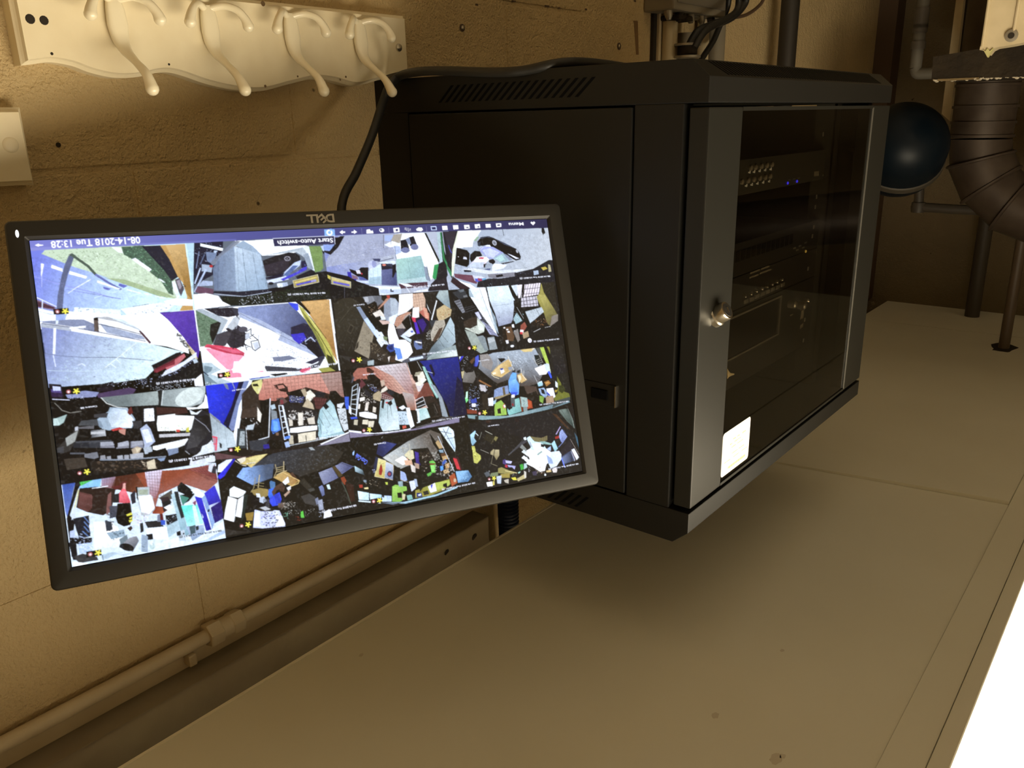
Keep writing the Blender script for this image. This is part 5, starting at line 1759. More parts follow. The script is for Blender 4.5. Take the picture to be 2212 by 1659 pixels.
q 60e8d8 a8f0ec 160 60 170 78 158 54 178 52 186 76 166 80
p d8fcf8 172 54 176 54 182 78 176 78
p f4fcff 170 34 178 32 188 40 190 52 196 76 200 80 194 82 186 56 178 42
p e8e0f0 172 46 180 46 178 52 173 54
p 8c4c6c 172 50 177 47 176 54
q 3030d0 2418a0 180 50 190 80 175 42 184 44 196 84 190 88 186 74
q 3838d0 281c88 195 40 205 60 187 38 200 28 208 48 192 54
p 2c1c78 195 56 208 48 211 70 200 76
l 5c60d8 .5 194 55 208 48
p 8cacdc 184 44 188 40 200 74 197 84 192 66
p 101220 192 58 194 59 193 62 191 61
p e8f4ff 184 64 186 68 185 70
p e4f0fa 196 84 212 72 213 92 170 106 120 112 118 104 160 92
p b8d0f0 164 104 190 96 212 84 213 88 190 100
q a8bcd8 88a0c0 168 90 174 100 164 80 186 78 188 88 172 98
p 4c646c 168 80 176 78 176 88 170 90
p 283034 176 80 180 79 180 84 177 85
p c4d4e0 154 86 162 84 164 98 156 98
p 181a20 152 87 157 85 158 91 153 92
p 1c2026 160 88 162 88 162 90 160 90
p 202228 138 66 152 64 154 76 140 80
s b8c8d8 24 1.5 138 66 152 66 154 78 140 82
p 2c2c30 112 74 132 72 136 80 116 82
p 80889c 128 66 132 64 134 74 128 74
p 6c2024 131 64 135 64 136 72 132 73
p 3060d0 132 72 138 72 138 78 133 78
p b0ccd8 138 80 154 72 156 84 142 94
p f4fafc 124 84 138 82 140 94 126 96
p 2c34b0 116 84 128 82 124 86 115 86
p f0f8ff 112 82 140 80 142 96 118 96
p 181c22 114 90 122 89 123 96 115 97
p 24262a 106 76 110 75 111 86 107 88
p f8fcfe 48 74 72 74 78 88 80 110 60 118 49 110
q ffffff d8ecf4 60 90 60 115 48 74 78 80 84 108 58 120 49 110
p 3c4450 62 72 70 74 72 84 64 86
s 2c3440 30 1.8 62 70 74 74 72 86 64 86
p 98b0c0 64 88 86 84 88 92 70 96
s 40505c 24 1.8 66 86 88 84 86 98 72 98
p 788890 80 96 90 90 92 104 82 104
q 9a9ca4 6c7078 90 96 100 106 93 94 102 92 105 98 97 112 84 102
e 16161a 90 106 7.6 4 30
p 2c3038 81 102 86 104 84 108 80 106
p 202430 22 70 42 66 44 92 30 96 26 84
l 6484b8 1.2 36 68 42 75
l 6484b8 1.2 36 74 42 81
l 6484b8 1.2 36 80 42 87
l 6484b8 1.2 34 86 41 92
l b8ccf0 .9 30 92 40 96
p e4ecfc 42 78 47 76 48 86 43 86
p b8c8e8 18 86 24 84 24 94 18 94
p 14141c 18 94 46 94 46 100 28 102 18 98
s c8d8f4 36 1.8 18 86 46 92 46 100 20 104
p b8d0f4 28 102 46 100 48 112 30 114
s e8f4ff 30 2 28 102 48 102 48 112 30 112
p 181a22 16 100 26 100 28 122 22 122
p 3c3c40 22 118 34 114 52 118 54 122 30 126
p fcfeff 22 124 40 126 38 130 22 130
p b8d0e0 56 116 72 112 80 114 60 122
l 203048 .6 59 116 60 122
l b0c4d0 .6 82 116 96 114
e c0d8d8 121.5 105 3 3.8
p e8f0f0 119 99 122 98 122 104 119 103
p 9cb0c4 108 90 116 92 116 112 108 112
l 5c6c78 .6 109 105 112 106
p d8e0e8 193 2 200 1 196 12 192 10
p 3c3c44 198 4 203 4 201 14 196 12
p 3038e8 203 20 221 0 221 6 206 20
k 155 93.5 209 85 2
T 450 940 340 1 3
p 181512 0 0 221 0 221 150 0 150
p 5c484c 10 26 60 27 36 34 12 34
q 3c4048 38342e 100 30 140 60 90 26 120 20 170 14 190 24 180 40 154 50 130 58 110 50 108 40 86 50 64 72 40 58 58 44
s 5c6064 240 2 90 30 120 22 180 20 180 38 150 50 120 50 80 52 60 66 46 56
s 26241f 120 1.6 100 26 180 20 180 40 130 56
l 26241f .4 100 34 150 22
l 26241f .4 104 44 170 26
l 26241f .4 120 52 178 34
q 90b8f0 506078 50 56 80 50 39 58 48 46 76 42 92 40 90 60 62 70
s 7c94c0 60 1.6 42 58 50 48 70 46 64 68
p d4c078 53 32 86 24 60 46 55 42 44 40
p e0d490 56 33 84 25 62 42
l 342c1c .7 54 40 66 39
p e8e0cc 40 34 53 30 52 36 46 40
l c8c0ac 1.2 38 36 46 42 53 43
p eaf4fc 14 42 30 32 34 34 20 52 13 52
q 3030e8 2020b8 18 54 34 36 36 32 38 34 22 58 16 62 13 58
p 18140f 22 60 40 38 50 44 40 58 24 66
p 201c16 12 66 26 60 60 72 60 84 50 82 20 110 18 90
p 888c48 9 66 12 64 16 78 14 80
p 30208c 0 78 10 71 18 96 0 104
p 281c74 0 106 18 94 21 112 8 124
p f4fcfc 30 76 36 72 53 79 50 84 42 88 30 86
p fcfeff 28 86 41 90 36 122 22 118 24 104
p fafeff 42 90 51 84 46 116 38 114
l 98a4a8 .6 40 90 37 120
p 283430 50 82 56 84 50 116 46 122
p c0a058 95 57 106 50 120 56 128 64 118 72 104 66 92 60
q d0b06c a88048 100 58 124 64 94 60 107 51 128 63 118 70
p 5c3c28 118 52 126 62 124 64 114 54
l c8b890 1.2 106 37 106 50
l b0a078 1 94 41 96 50 92 60
l c4b484 .7 96 46 106 44
l c4b484 .7 96 49 106 47
l c4b484 .7 96 52 106 49
l c8b888 1.2 96 56 106 51 110 50
l e0c480 1 104 52 128 64 126 68 116 72
p a08c50 60 78 72 74 84 76 86 84 78 88 64 84
l c4b484 1.2 72 56 70 74
l a09468 .9 66 60 64 74 60 80
l a09468 .7 66 66 78 68
l a09468 .7 64 70 78 72
p 5080b0 86 66 88 64 94 66 94 76 88 78
p 3878e8 85 76 92 74 92 84 86 90 84 84
p 3050e8 86 88 100 80 103 90 100 98 90 100 86 94
p 2840c8 92 84 100 82 102 94 96 98
p 5c4438 89 80 94 72 104 66 106 72 96 78 92 86
p 50382c 100 70 108 72 106 80 100 78
p b89c88 106 84 114 77 115 80 108 87
p f0f0ec 104 66 112 58 114 66 108 70
p e8e8e8 110 74 116 71 116 76 112 78
p 141216 62 88 72 84 78 92 76 100 66 104 60 96
p c0ccdc 72 88 78 86 82 92 78 96 72 94
p e4ecf4 67 82 72 82 74 88 68 87
p 5c5c64 82 90 86 90 86 102 80 102
h 242428 .6 78 90 86 88 86 104 78 104 4 6
s a09888 40 1.4 98 96 122 92 120 100 104 106
p 6c5c50 98 96 108 94 106 102 98 102
s dcd8d0 30 1.2 106 94 124 94 120 102 106 102
p d8e0fc 65 105 80 104 100 106 108 124 108 128 76 131 63 130
p f8fcff 66 110 72 110 72 128 64 128
p f8fcff 94 108 104 114 108 126 96 128
s 1a1c24 60 2.2 78 106 98 108 98 130 78 128
s 4858d8 40 1.6 66 106 104 108 106 126 70 128
p 2c2820 64 104 80 100 96 104 90 107 74 107
p c8ccd0 72 102 80 100 88 104 80 106
s 98e0c0 24 1.2 104 108 114 108 112 118 106 116
s d0d0c8 40 1 110 102 150 104 140 114 112 112
p 58c840 130 108 133 106 135 116 130 116
s 68d850 8 1 129 108 136 110 134 116 130 116
s c05038 10 1.2 122 110 130 114 130 120 124 120
p a08434 52 110 64 108 62 120 54 120
q b0b8d8 7880b0 160 55 180 65 154 53 174 45 183 60 162 70
h 30344c .6 154 53 174 45 183 60 162 70 1 12
q a0a8d0 6870a0 180 45 195 50 178 43 188 38 204 44 186 56
h 2a2c40 .7 178 43 188 39 203 45 186 56 1 8
p 584828 174 45 178 43 189 56 184 60
p 141210 134 58 154 50 160 66 154 76 140 72
p 38342c 128 66 134 60 148 76 142 80
p 50504c 140 76 148 74 150 77 143 80
p 484644 130 86 142 82 156 92 154 100 136 96
p 8088a0 150 90 154 87 156 96 152 98
q 98a8d8 6470a0 158 72 166 86 155 73 160 70 167 82 160 86
h 303450 .5 155 73 160 70 167 82 160 86 1 8
p 1c1814 162 70 186 58 196 80 200 96 176 98 164 86
p d0e8ec 166 70 170 69 172 76 168 76
p 984828 186 60 191 58 194 64 192 70 188 66
l 50584c 1.4 188 66 196 84 200 96
p 3c2018 192 66 204 70 206 92 200 94
p 8cb8c0 205 44 218 48 218 56 206 50
p c8f0f8 210 80 221 78 221 92 212 90
p dff4fc 212 91 221 92 221 95 212 94
p a0a8bc 154 92 160 90 162 104 156 106
s c8d0e4 24 1.4 154 96 164 94 166 108 156 116
p f0f4fc 163 108 170 104 174 112 174 114 162 117
l 40444c .5 204 20 210 8
p b0d0f4 202 22 205 20 204 27 202 28
w 6c90ff 205 27 221 35
p 34302c 24 131 36 134 60 136 36 140 24 142
t 54 40 66 38.5 1.4
c 160 108 208 98.5 2.6
p a8b0b4 140 16 146 17 150 21 144 21
T 740 910 300 2 3
p 12110f 0 0 221 0 221 147 0 147
q c0c8c8 686058 80 50 130 20 64 58 104 32 140 14 156 20 160 34 150 50 148 62 124 44 110 44 100 58 92 74 70 62
s 8a847c 140 2.4 110 30 140 18 152 30 150 50 120 44
s d8dcd8 70 1.8 68 56 100 36 104 44 90 60
q c8ccc8 a8a8a0 74 64 100 72 64 58 84 52 106 70 92 76 80 68
s b0b0a8 50 2 140 50 152 48 156 60 146 64
q 28305c 3c4888 60 50 80 36 57 36 66 32 86 36 64 57 54 52
p e0ece8 151 9 166 6 176 14 180 40 179 49 168 34
q e8f4fc c0dcf4 155 10 178 40 152 9 166 6 172 14 179 40 179 48
l 3c4450 .9 156 16 174 20
l 3c4450 .9 162 26 170 8
l 3c4450 .9 160 12 178 44
l 3c4450 .9 166 28 178 26
p e8f0fc 173 13 177 16 178 24 174 20
p 141210 138 18 150 34 168 64 180 80 176 82 156 52 144 36
p c0a474 148 34 152 30 162 42 154 44
p 8ca8b8 153 46 160 45 161 50 155 50
p 6c4828 156 52 162 50 166 54 158 58
p c8a870 158 56 168 54 168 60 160 62
l c4ccd4 1.2 152 24 178 80
p e0d8b0 98 54 106 46 112 46 116 58 108 62
l c8c4b0 1 106 36 108 54
l c8c4b0 .9 94 42 104 44
l a8a490 .9 96 42 97 50
p fcf8f0 83 62 96 55 104 60 104 66 96 70
s f0a070 20 1.6 102 58 110 62 108 70 102 70
p e4b898 98 62 110 62 112 70 100 70
p 181614 112 44 136 42 146 60 140 74 124 76 114 58
q 4c38a0 302470 118 56 124 68 115 48 121 50 122 64 125 70 117 68
s 5c4c40 60 2 122 50 140 46 142 66 126 72
s c8bcac 40 1.8 124 54 148 52 150 84 128 86
p 70c850 138 64 144 62 148 66 148 82 142 82
p 98e878 140 70 146 70 148 80 142 80
p 803c28 138 67 148 67 147 69 139 70
p 60b848 134 84 142 80 141 86 136 88
p 0c0c0c 114 82 122 74 128 82 130 92 126 102 118 90
p 241816 112 70 122 72 122 80 114 82
p e0d8d0 108 68 116 72 116 82 110 80
p b89c88 114 66 122 68 122 76 116 74
s d8d0c8 60 2.2 146 60 170 58 178 80 168 92 150 86
p 4890f0 155 72 160 70 161 78 156 79
p 60c0f8 156 73 159 72 160 78 157 78
p 3c64b8 158 66 164 60 166 64 160 70
p c8a068 164 68 170 66 170 74 164 76
p d0b080 160 78 168 76 170 82 162 84
s 343440 60 1.6 146 72 168 76 170 92 146 90
s f0f0f0 30 1.6 164 64 178 70 176 80 166 78
p b85c30 170 88 178 82 183 98 174 104
e d0b898 179 94 2.4 3.2
q 5c8cb8 90c4ec 195 90 190 86 180 80 200 78 206 88 200 96 184 98
s a0d0f0 30 2 182 82 200 80 202 92 186 96
p d83848 176 59 183 57 190 78 182 76
p 482028 175 58 184 56 191 79 188 78 182 60
q e8e098 c8b868 58 60 64 86 57 59 69 63 67 91 51 88
p a83028 60 70 62 68 64 78 62 86 58 85 58 78
s 48683c 14 1 56 64 68 66 66 74 56 74
l f0e8c8 .5 57 59 69 63 67 91 51 88 57 59
q c8d0dc 8c98b8 74 66 74 90 69 64 81 69 80 94 67 90
l e0c890 .6 69 64 81 69 81 94 67 90
s b8c8f0 20 1 70 66 80 70 79 78 70 76
e 2c3868 75 84 4.4 4.8
e a84850 74.5 84 2.4 2.8
p 2c3454 53 56 57 58 54 78 48 84 50 70
s c8d0f0 10 1.2 47 78 52 76 52 84 48 84
p a8bce8 92 79 100 82 103 94 98 96 92 92
l d8c8a0 .6 92 79 92 93 104 97
p 141210 82 72 92 74 92 94 84 98 80 94
p 181412 94 76 108 72 110 92 102 86
p 90c850 79 104 84 101 102 104 103 112 98 124 92 128 79 128
q a8d860 78b040 84 104 98 124 80 104 102 106 94 127 80 127
p 141210 87 114 94 113 95 122 88 122
p 98b0b8 88 96 96 95 96 104 90 104
p dce4f8 106 96 114 94 117 106 110 112
p b0c0d8 114 92 118 92 120 104 116 104
p a8a044 116 110 136 104 150 98 170 92 172 100 160 110 140 118 116 122
q b8c858 989030 150 100 130 115 118 110 148 98 170 94 170 102 140 116 118 120
p f4f4fc 136 104 147 98 150 111 140 114
p 3840d0 140 102 144 100 142 108
p 0c0c0c 120 98 128 96 128 106 124 112 120 104
p 2c2c28 128 112 136 110 138 116 130 118
p 283080 118 114 126 114 127 120 118 121
p e0ecf8 120 117 125 115 125 118 121 119
p 1c1c18 160 100 166 98 167 106 160 104
p 141210 96 112 104 110 104 116 98 118
p d8d0a8 95 116 100 116 99 125 95 125
p 88c0b8 102 118 110 117 112 124 104 126
s 342c24 40 2.4 50 88 78 92 78 106 60 108 44 100
p c0d048 68 97 72 97 72 101 69 101
s e0d0b8 16 1.2 34 94 50 92 60 102 40 106
p 8898a8 33 94 38 91 38 98 34 97
p a83828 26 101 32 101 32 106 27 106
p e8d8a0 34 106 41 105 41 108 35 108
q dff4fc a0d0e8 30 112 60 120 24 111 42 114 42 126 26 125
q d8f0fc a8d4ec 50 116 60 122 43 115 62 117 62 127 44 126
p c8e0f8 63 118 78 119 78 128 63 128
s 7894d8 12 1.2 70 118 77 119 77 124 70 123
l e4f8ff 2 26 127 60 130
p 121214 64 108 68 108 66 122 63 120
q b8d8e4 405058 20 72 32 84 19 71 32 78 35 86 20 80
l 8ab0c4 1.2 0 86 18 72
p 1c1c1c 20 82 36 88 40 94 24 92
p a84020 0 90 4 88 6 96 0 98
p 401c14 0 98 6 96 22 108 24 126 12 118
l 4c5450 1.4 2 98 12 130
l 40444c .5 20 40 26 28
p a8d0ff 16 50 19 46 18 54 16 54
w 6c88ff 21 54 39 66
l b0b0b0 .5 62 27 66 22
p a8d0e0 60 130 100 128 150 116 182 104 183 106 150 119 100 131
p 6c7c8c 58 129 80 130 100 128 80 133
t 50 37 69 34 2.6
c 158 109 211 98 2.4
T 1000 870 280 3 3
p 17161a 0 0 221 0 221 158 0 158
p 1c1b22 20 30 150 14 180 40 190 60 180 100 100 60
e 3c241e 43 31 5 4.4
e 2a1c20 92 30 5 4
p 503420 152 18 160 20 176 38 184 46 178 44 164 30
p 5c6c64 163 12 176 8 188 30 191 44 178 32 166 18
q 788880 40504c 170 14 186 34 164 13 174 9 186 32 190 44 180 32
l a8b4ac .6 178 8 187 28 190 43
l 2c3430 .5 168 12 180 32
p a0cce0 12 55 21 47 22 50 18 60 22 66 16 73 14 68
q b4e0f0 88b4cc 14 54 20 70 12 55 21 48 19 60 23 66 17 73
p c8c860 15 74 20 74 22 84 30 90 31 96 24 104 18 102 17 88
s e4e888 24 1.8 16 76 28 90 30 98 20 100
s 50501c 16 1.4 16 76 28 90 30 98 20 100
l 94988c .7 32 50 28 62
l c8c8b8 .8 38 48 50 54
l 4c4c34 .6 34 58 44 66 50 70
p 302c20 40 52 54 58 58 62 50 70 36 62
l 6c6444 .8 54 60 48 70
p 8c8450 55 57 60 59 56 66 53 62
l c0bcb0 .6 30 80 44 86
p b4a880 47 84 52 79 54 80 52 90 47 88
q c0b48c 8c8058 58 82 58 96 55 80 62 80 62 90 57 98 53 90
l a0987c .7 51 90 48 104 59 108
l e4f4f8 1.2 22 52 26 56
p 4c4c54 102 66 106 64 110 66 98 74 78 90 76 89
l 64686c .7 104 62 78 90
p 8a908c 97 76 101 71 108 78 110 84 104 82
p e4ecec 100 84 104 80 114 88 112 92
p f0f4f4 100 94 104 90 114 98 112 104
p ffffff 108 82 118 76 126 76 134 70 142 78 150 84 150 96 142 106 140 116 132 118 120 110 108 104 114 96
s f4f8fc 60 3 106 80 150 82 146 110 112 108
p d8f4f8 109 60 114 57 120 64 134 66 142 78 126 82 116 80 112 72
p fafeff 118 70 132 68 138 78 122 82
p 1c1e20 110 64 112 68 116 76 112 80 109 74
p dfe8ec 103 60 107 58 109 63 105 64
p 807850 114 57 124 59 134 60 144 56 144 64 134 68 122 66
s 5c3c20 16 1.6 130 60 142 58 142 64 132 66
p 98c0bc 130 66 140 66 152 70 150 72 136 70
l 3c3c3c .6 103 50 104 58
l 3c3c3c .6 110 48 111 58
p b0b8c8 112 64 116 68 118 76 115 74
p 18161a 133 70 140 72 138 76 133 75
p 98b4b0 126 88 134 82 136 84 128 90
p b8a8d8 158 54 166 40 167 41 160 54
p a83028 157 58 164 56 165 60 158 62
q a8b8e8 8898d0 170 50 172 64 165 50 169 45 178 58 170 69 167 66 164 58
h 6474b0 .3 166 48 172 46 178 58 170 68 4 6
q b8e8f0 98c8d4 154 68 158 82 151 70 156 64 162 78 157 84
l 1c1824 2.4 151 72 154 90 172 70 180 60
l 9cb0f0 .8 163 76 172 66
p 282430 164 88 178 68 182 64 190 78 170 92
l c8b8b0 .5 183 62 198 88
p f0f4fc 185 80 190 78 198 93 194 98
l 8c2c28 .8 186 84 192 98
p a8b0c4 182 84 185 82 192 98 190 100
p 4c5878 168 92 184 82 190 98 176 104 170 106
q 7888b0 2c3448 170 96 186 96 168 94 184 84 188 98 172 104
l 708cff 2 168 94 174 110
p e0ecf8 150 84 164 82 168 88 168 96 160 108 150 112 146 104
p a0b8e0 142 88 152 96 154 104 146 104
p b4ccf0 144 78 150 74 150 82 144 80
s e8d8c8 40 2 124 110 140 108 140 120 126 122
s 8c6040 24 1.6 124 112 142 108 144 122 128 124
p d8c088 142 116 150 114 151 118 143 119
p e8e0dc 152 114 158 110 161 114 160 119 154 119
e f0f8fc 140.5 123 2 2.2
p 181c20 94 100 104 96 110 108 110 112 94 122
p 38b840 97 106 102 104 104 113 99 115
p b8d4d4 104 104 108 103 110 110 104 114
p b8e8d8 94 119 98 117 98 119 95 121
p c8c8f0 72 98 84 100 82 104 73 103
p c82c4c 72 105 76 106 76 111 72 110
p b0b0e0 76 106 90 108 88 114 84 110 78 110
p 584888 68 98 72 96 74 106 68 104
p a09858 60 112 66 110 80 116 92 119 82 122 60 120
l e0d498 1.2 72 116 92 120
p 84906c 48 120 60 118 60 126 46 126
p a89848 64 122 80 120 80 128 66 128
s d8e0e0 20 1.4 36 118 46 116 46 126 38 126
p 606870 36 120 44 117 47 124 40 127
p c8d4e0 57 126 66 124 65 138 59 138
p fcfcf8 40 136 50 134 51 142 42 143
p d8cc60 51 134 54 134 54 140 51 141
p c8c0b0 70 132 78 130 78 138 72 136
s e8e0a0 24 1.6 92 128 108 124 108 130 94 134
p c8bc88 92 130 108 120 108 128 94 134
p e4dc30 82 128 90 127 92 132 86 132
p 141218 78 132 84 130 88 136 80 138
s 605c54 30 1.2 22 112 26 112 36 140 30 140
s a4a4a0 14 1.2 84 120 92 120 92 126 84 126
p d8d4c8 104 116 108 118 108 128 105 128
p 4c4460 118 118 126 116 126 124 120 124
s e0d0d0 14 1 112 108 116 112 114 120 112 118
l d0d0d8 .6 112 112 113 118
p 3c6478 190 50 196 60 198 78 194 66
t 43 40 62 37.5 2
c 146 113.5 197 104 2.6
U 60 440 1107 
q 8084cc 5a5c9c 5 0 90 0 0.4 14.8 55 12.6 111 10.6 226 6.4 226 10.4 178 12 126 14 68 17 1 20.4
q 5a5c9c 302e54 90 0 224 0 90 11.4 150 9.2 226 6.4 226 10.4 178 12 126 14 90 15.6
q 8e92d4 6a6eb0 5 0 90 0 .6 19 40 17.4 68 16.2 90 15.2 90 16 68 17.1 40 18.4 1 20.4
U 400 490 330
p 38385c 127 17 216 13 217 25 129 28.5
l e4e8f8 .8 127 17 216 13 217 25
x ffffff 134 23 214 19 7 Start Auto-switch
U 60 500 370
x ffffff 30 16.5 145 10.5 8.5 08-14-2018 Tue 13:28
p ffffff 9 17.8 14 15.6 15 16.8 20 17.2 20 18.2 15 18.6 14 19.6
U 690 480 300
p 88b8f0 7.5 12 24 11 25 21 8.5 22
e ffffff 16 16.5 5 5
e 88b8f0 16 16.5 2.6 2.6
p 88b8f0 16 11 20 10.5 17 16
p ffffff 32 16 37 12.5 37 15 41 14.5 41 17 37 17.3 37 19.5
p ffffff 60 15.5 55 12 55 14.5 51 15 51 17 55 16.8 55 18.8
l 8a8ab0 .5 67 10 68 19
p ffffff 75 12 80 11 82 14 85 13 86 17.5 75 18
e ffffff 99.3 12.8 4.2 3.4
e 40406c 98 12.4 1.6 1.8
l 8a8ab0 .5 110 8 111 17
p ffffff 117.5 9.5 127 8.5 128 15.5 118.5 16.5
p 484878 121 11 125 10.6 125.5 14 121.6 14.5
s ffffff 22 1.5 136 9.5 146 8.5 146 14 138 15
p ffffff 154 11 158 8.5 163 8.5 165 12 162 14.5 155 13.5
l 8a8ab0 .5 170 6 171 15
p c8d8f4 177 6.5 186 6 187 12.5 178 13
p 303060 178.5 8 185 7.6 185.6 11.4 179.5 11.8
p ffffff 195.5 6.3 203.5 5.7 204.4 12 196.5 12.7
p ffffff 213 5.2 221 4.6 221 11 214 11.6
U 950 470 260
p ffffff 4 15.6 13.4 15 14.6 22.2 5 23.2
p ffffff 24 14.2 33.4 13.6 34.6 20.8 25 21.8
p ffffff 44.4 13.8 54 13.2 55 20.4 45.4 21.2
p 303060 48.5 17.4 52.6 17 53 19 49 19.4
p ffffff 64 12.4 73.4 11.8 74.4 19 65 19.8
p 303060 69 16 72.6 15.6 73 17.6 69.4 18
p ffffff 84 12 93 11.6 94 18 84.6 18.6
l 8888b8 .4 84 15 94 14.6
l 8888b8 .4 89 12 89.4 18.4
p ffffff 103 10.8 112.6 10.2 113.4 17 104 17.6
p 303060 105.6 12.8 110.6 12.4 111 15 106 15.4
x ffffff 127 12.5 154 11 7 Menu
p ffffff 166.5 9.6 168.5 7.4 171 9 173 7 175.6 9.4 171.5 14.2
"""
sc = 1.0; org = (0, 0); camno = {(0, 3): 4, (1, 3): 3, (2, 3): 2, (3, 3): 1, (3, 2): 5, (2, 2): 6, (1, 2): 7, (0, 2): 8, (3, 1): 9, (2, 1): 10, (1, 1): 11, (0, 1): 12}
cr = (0, 0)
for ln_ in TILES.splitlines():
    tk = ln_.split()
    if not tk or tk[0] == '#': continue
    k = tk[0]
    if k in 'TU':
        org = (float(tk[1]), float(tk[2])); sc = float(tk[3]) / 221.2
        if k == 'T':
            cr = (int(tk[4]), int(tk[5]))
            clip = (BW * cr[0] // 4, BHp * cr[1] // 4, BW * (cr[0] + 1) // 4, BHp * (cr[1] + 1) // 4)
        else: clip = (0, 0, BW, BHp)
        upx = sc * BW / 1130.0
        continue
    def P_(l): 
        a = np.array([float(x) for x in l]).reshape(-1, 2) * sc + np.array(org); return to_st(a)
    col = srgb(tk[1]) if len(tk[1]) == 6 and k not in 'ctkw' else None
    if k == 'p': fill(P_(tk[2:]), col)
    elif k == 'q':
        g = P_(tk[3:7]); grad(P_(tk[7:]), col, srgb(tk[2]), g[0], g[1])
    elif k == 'l': line(P_(tk[3:]), float(tk[2]) * upx, col)
    elif k == 'e': blob(P_(tk[2:4])[0], float(tk[4]) * upx, float(tk[5]) * upx, col, math.radians(float(tk[6])) if len(tk) > 6 else 0)
    elif k == 's':
        Q = P_(tk[4:]); r = poly_mask(Q)
        if r is None: continue
        m, x0_, y0_, x1_, y1_ = r; idx = np.argwhere(m)
        if len(idx) == 0: continue
        for i in rngp.randint(0, len(idx), int(tk[2])):
            s_ = float(tk[3]) * upx * .5 * rngp.uniform(.4, 1.2)
            blob((idx[i][1] + x0_, idx[i][0] + y0_), s_ * rngp.uniform(.7, 1.6), s_ * rngp.uniform(.5, 1.1), np.array(col) * rngp.uniform(.75, 1.15), rngp.uniform(-.6, .6), .62)
    elif k == 'h':
        Q = P_(tk[3:11]); n, m_ = int(tk[11]), int(tk[12]); wd = float(tk[2]) * upx
        for i in range(n + 1):
            t = i / n; line(np.array([Q[0] * (1 - t) + Q[1] * t, Q[3] * (1 - t) + Q[2] * t]), wd, col)
        for i in range(m_ + 1):
            t = i / m_; line(np.array([Q[0] * (1 - t) + Q[3] * t, Q[1] * (1 - t) + Q[2] * t]), wd, col)
    elif k in 'ck':
        Q = P_(tk[1:5]); words('08-14-2018 Tue 13:28:21 (S)', Q[0], Q[1], float(tk[5]) * upx, srgb('f4f6ff') if k == 'c' else srgb('14161c'), .03)
    elif k == 't':
        Q = P_(tk[1:5]); words('Camera %02d' % camno.get(cr, 1), Q[0], Q[1], float(tk[5]) * upx, srgb('f0f2fa'), .03)
    elif k == 'w':
        Q = P_(tk[2:6]); words('Coca-Cola', Q[0], Q[1], 8 * upx, srgb(tk[1]), .02)
    elif k == 'x':
        Q = P_(tk[2:6]); words(' '.join(tk[7:]), Q[0], Q[1], float(tk[6]) * upx, col, .015)
clip = (0, 0, BW, BHp)
for (a, b), (c, d) in (((124, 673), (141, 672)), ((148, 846), (165, 845)), ((172, 1022), (188, 1019)), ((195, 1197), (212, 1194)), ((477, 811), (491, 809)), ((499, 972), (513, 970)),
                       ((522, 1136), (536, 1133)), ((763, 779), (776, 777)), ((786, 930), (798, 928)), ((807, 1083), (820, 1081)), ((1014, 752), (1025, 751)), ((1036, 893), (1047, 891)), ((1057, 1035), (1067, 1033))):
    Q = to_st([(a, b), (c, d), (a + 1, b)]); s_ = np.hypot(*(Q[1] - Q[0])) * .52
    d_ = (Q[1] - Q[0]) / np.hypot(*(Q[1] - Q[0]))
    e0, e1 = Q[0] - d_ * s_ * .95, Q[1] + d_ * s_ * .85; n_ = np.array([-d_[1], d_[0]]) * s_ * .8
    fill(np.array([e0 - n_, e1 - n_, e1 + n_, e0 + n_]), srgb('14100f'))
    blob(Q[0], s_ * .55, s_ * .55, srgb('b06064')); blob(Q[0] + n_ * .1, s_ * .3, s_ * .3, srgb('f4e0e0'))
    for ang in range(5):
        w_ = np.array([math.cos(ang * 1.257 + .3), math.sin(ang * 1.257 + .3)]) * s_ * .75
        line(np.array([Q[1], Q[1] + w_]), s_ * .38, srgb('f0e840'))
# the camera's soft focus, then two samples per point
for _ in range(3):
    b_ = np.pad(buf, ((1, 1), (1, 1), (0, 0)), 'edge')
    buf = (b_[1:-1, 1:-1] * 4 + b_[:-2, 1:-1] + b_[2:, 1:-1] + b_[1:-1, :-2] + b_[1:-1, 2:]) / 8
buf = buf * np.array([.96, .985, 1.06], np.float32)
# fine grain of the little pictures
def grain(n, seed):
    g_ = np.random.RandomState(seed).rand(BHp // n + 3, BW // n + 3).astype(np.float32) - .5
    g_ = np.repeat(np.repeat(g_, n, 0), n, 1)
    for ax in (0, 1):
        k_ = np.cumsum(np.pad(g_, [(n, 0) if a == ax else (0, 0) for a in (0, 1)], 'edge'), ax)
        g_ = (np.take(k_, range(n, k_.shape[ax]), ax) - np.take(k_, range(0, k_.shape[ax] - n), ax)) / n
    return g_[:BHp, :BW]
tex = 1 + .26 * grain(4, 1) + .22 * grain(12, 2)
lum = (buf @ np.array([.25, .60, .15], np.float32))[..., None]
buf = np.maximum(lum + (buf - lum) * .88, 0)
buf = np.where(buf < 1, np.power(np.minimum(buf, 1), 1.14), buf)
bar = int(BHp * .052)
tex[:bar] = 1
buf = buf * tex[..., None] + (np.maximum(grain(6, 4) - .12, 0) * .06 * (np.arange(BHp) > bar)[:, None])[..., None]
img = buf.reshape(NT_, SS, NS, SS, 3).mean((1, 3))
xs = AW - (np.arange(NS) + .5) / NS * 2 * AW
ys = (np.arange(NT_) + .5) / NT_ * 2 * AH - AH
xs[0], xs[-1] = AW, -AW; ys[0], ys[-1] = -AH, AH
gx, gy = np.meshgrid(xs, ys)
co = np.stack([gx, gy, np.zeros_like(gx)], -1).reshape(-1, 3).astype(np.float32)
ii = (np.arange(NT_ - 1)[:, None] * NS + np.arange(NS - 1)[None, :]).reshape(-1)
quads = np.stack([ii, ii + NS, ii + NS + 1, ii + 1], 1).astype(np.int32)
me = bpy.data.meshes.new('screen')
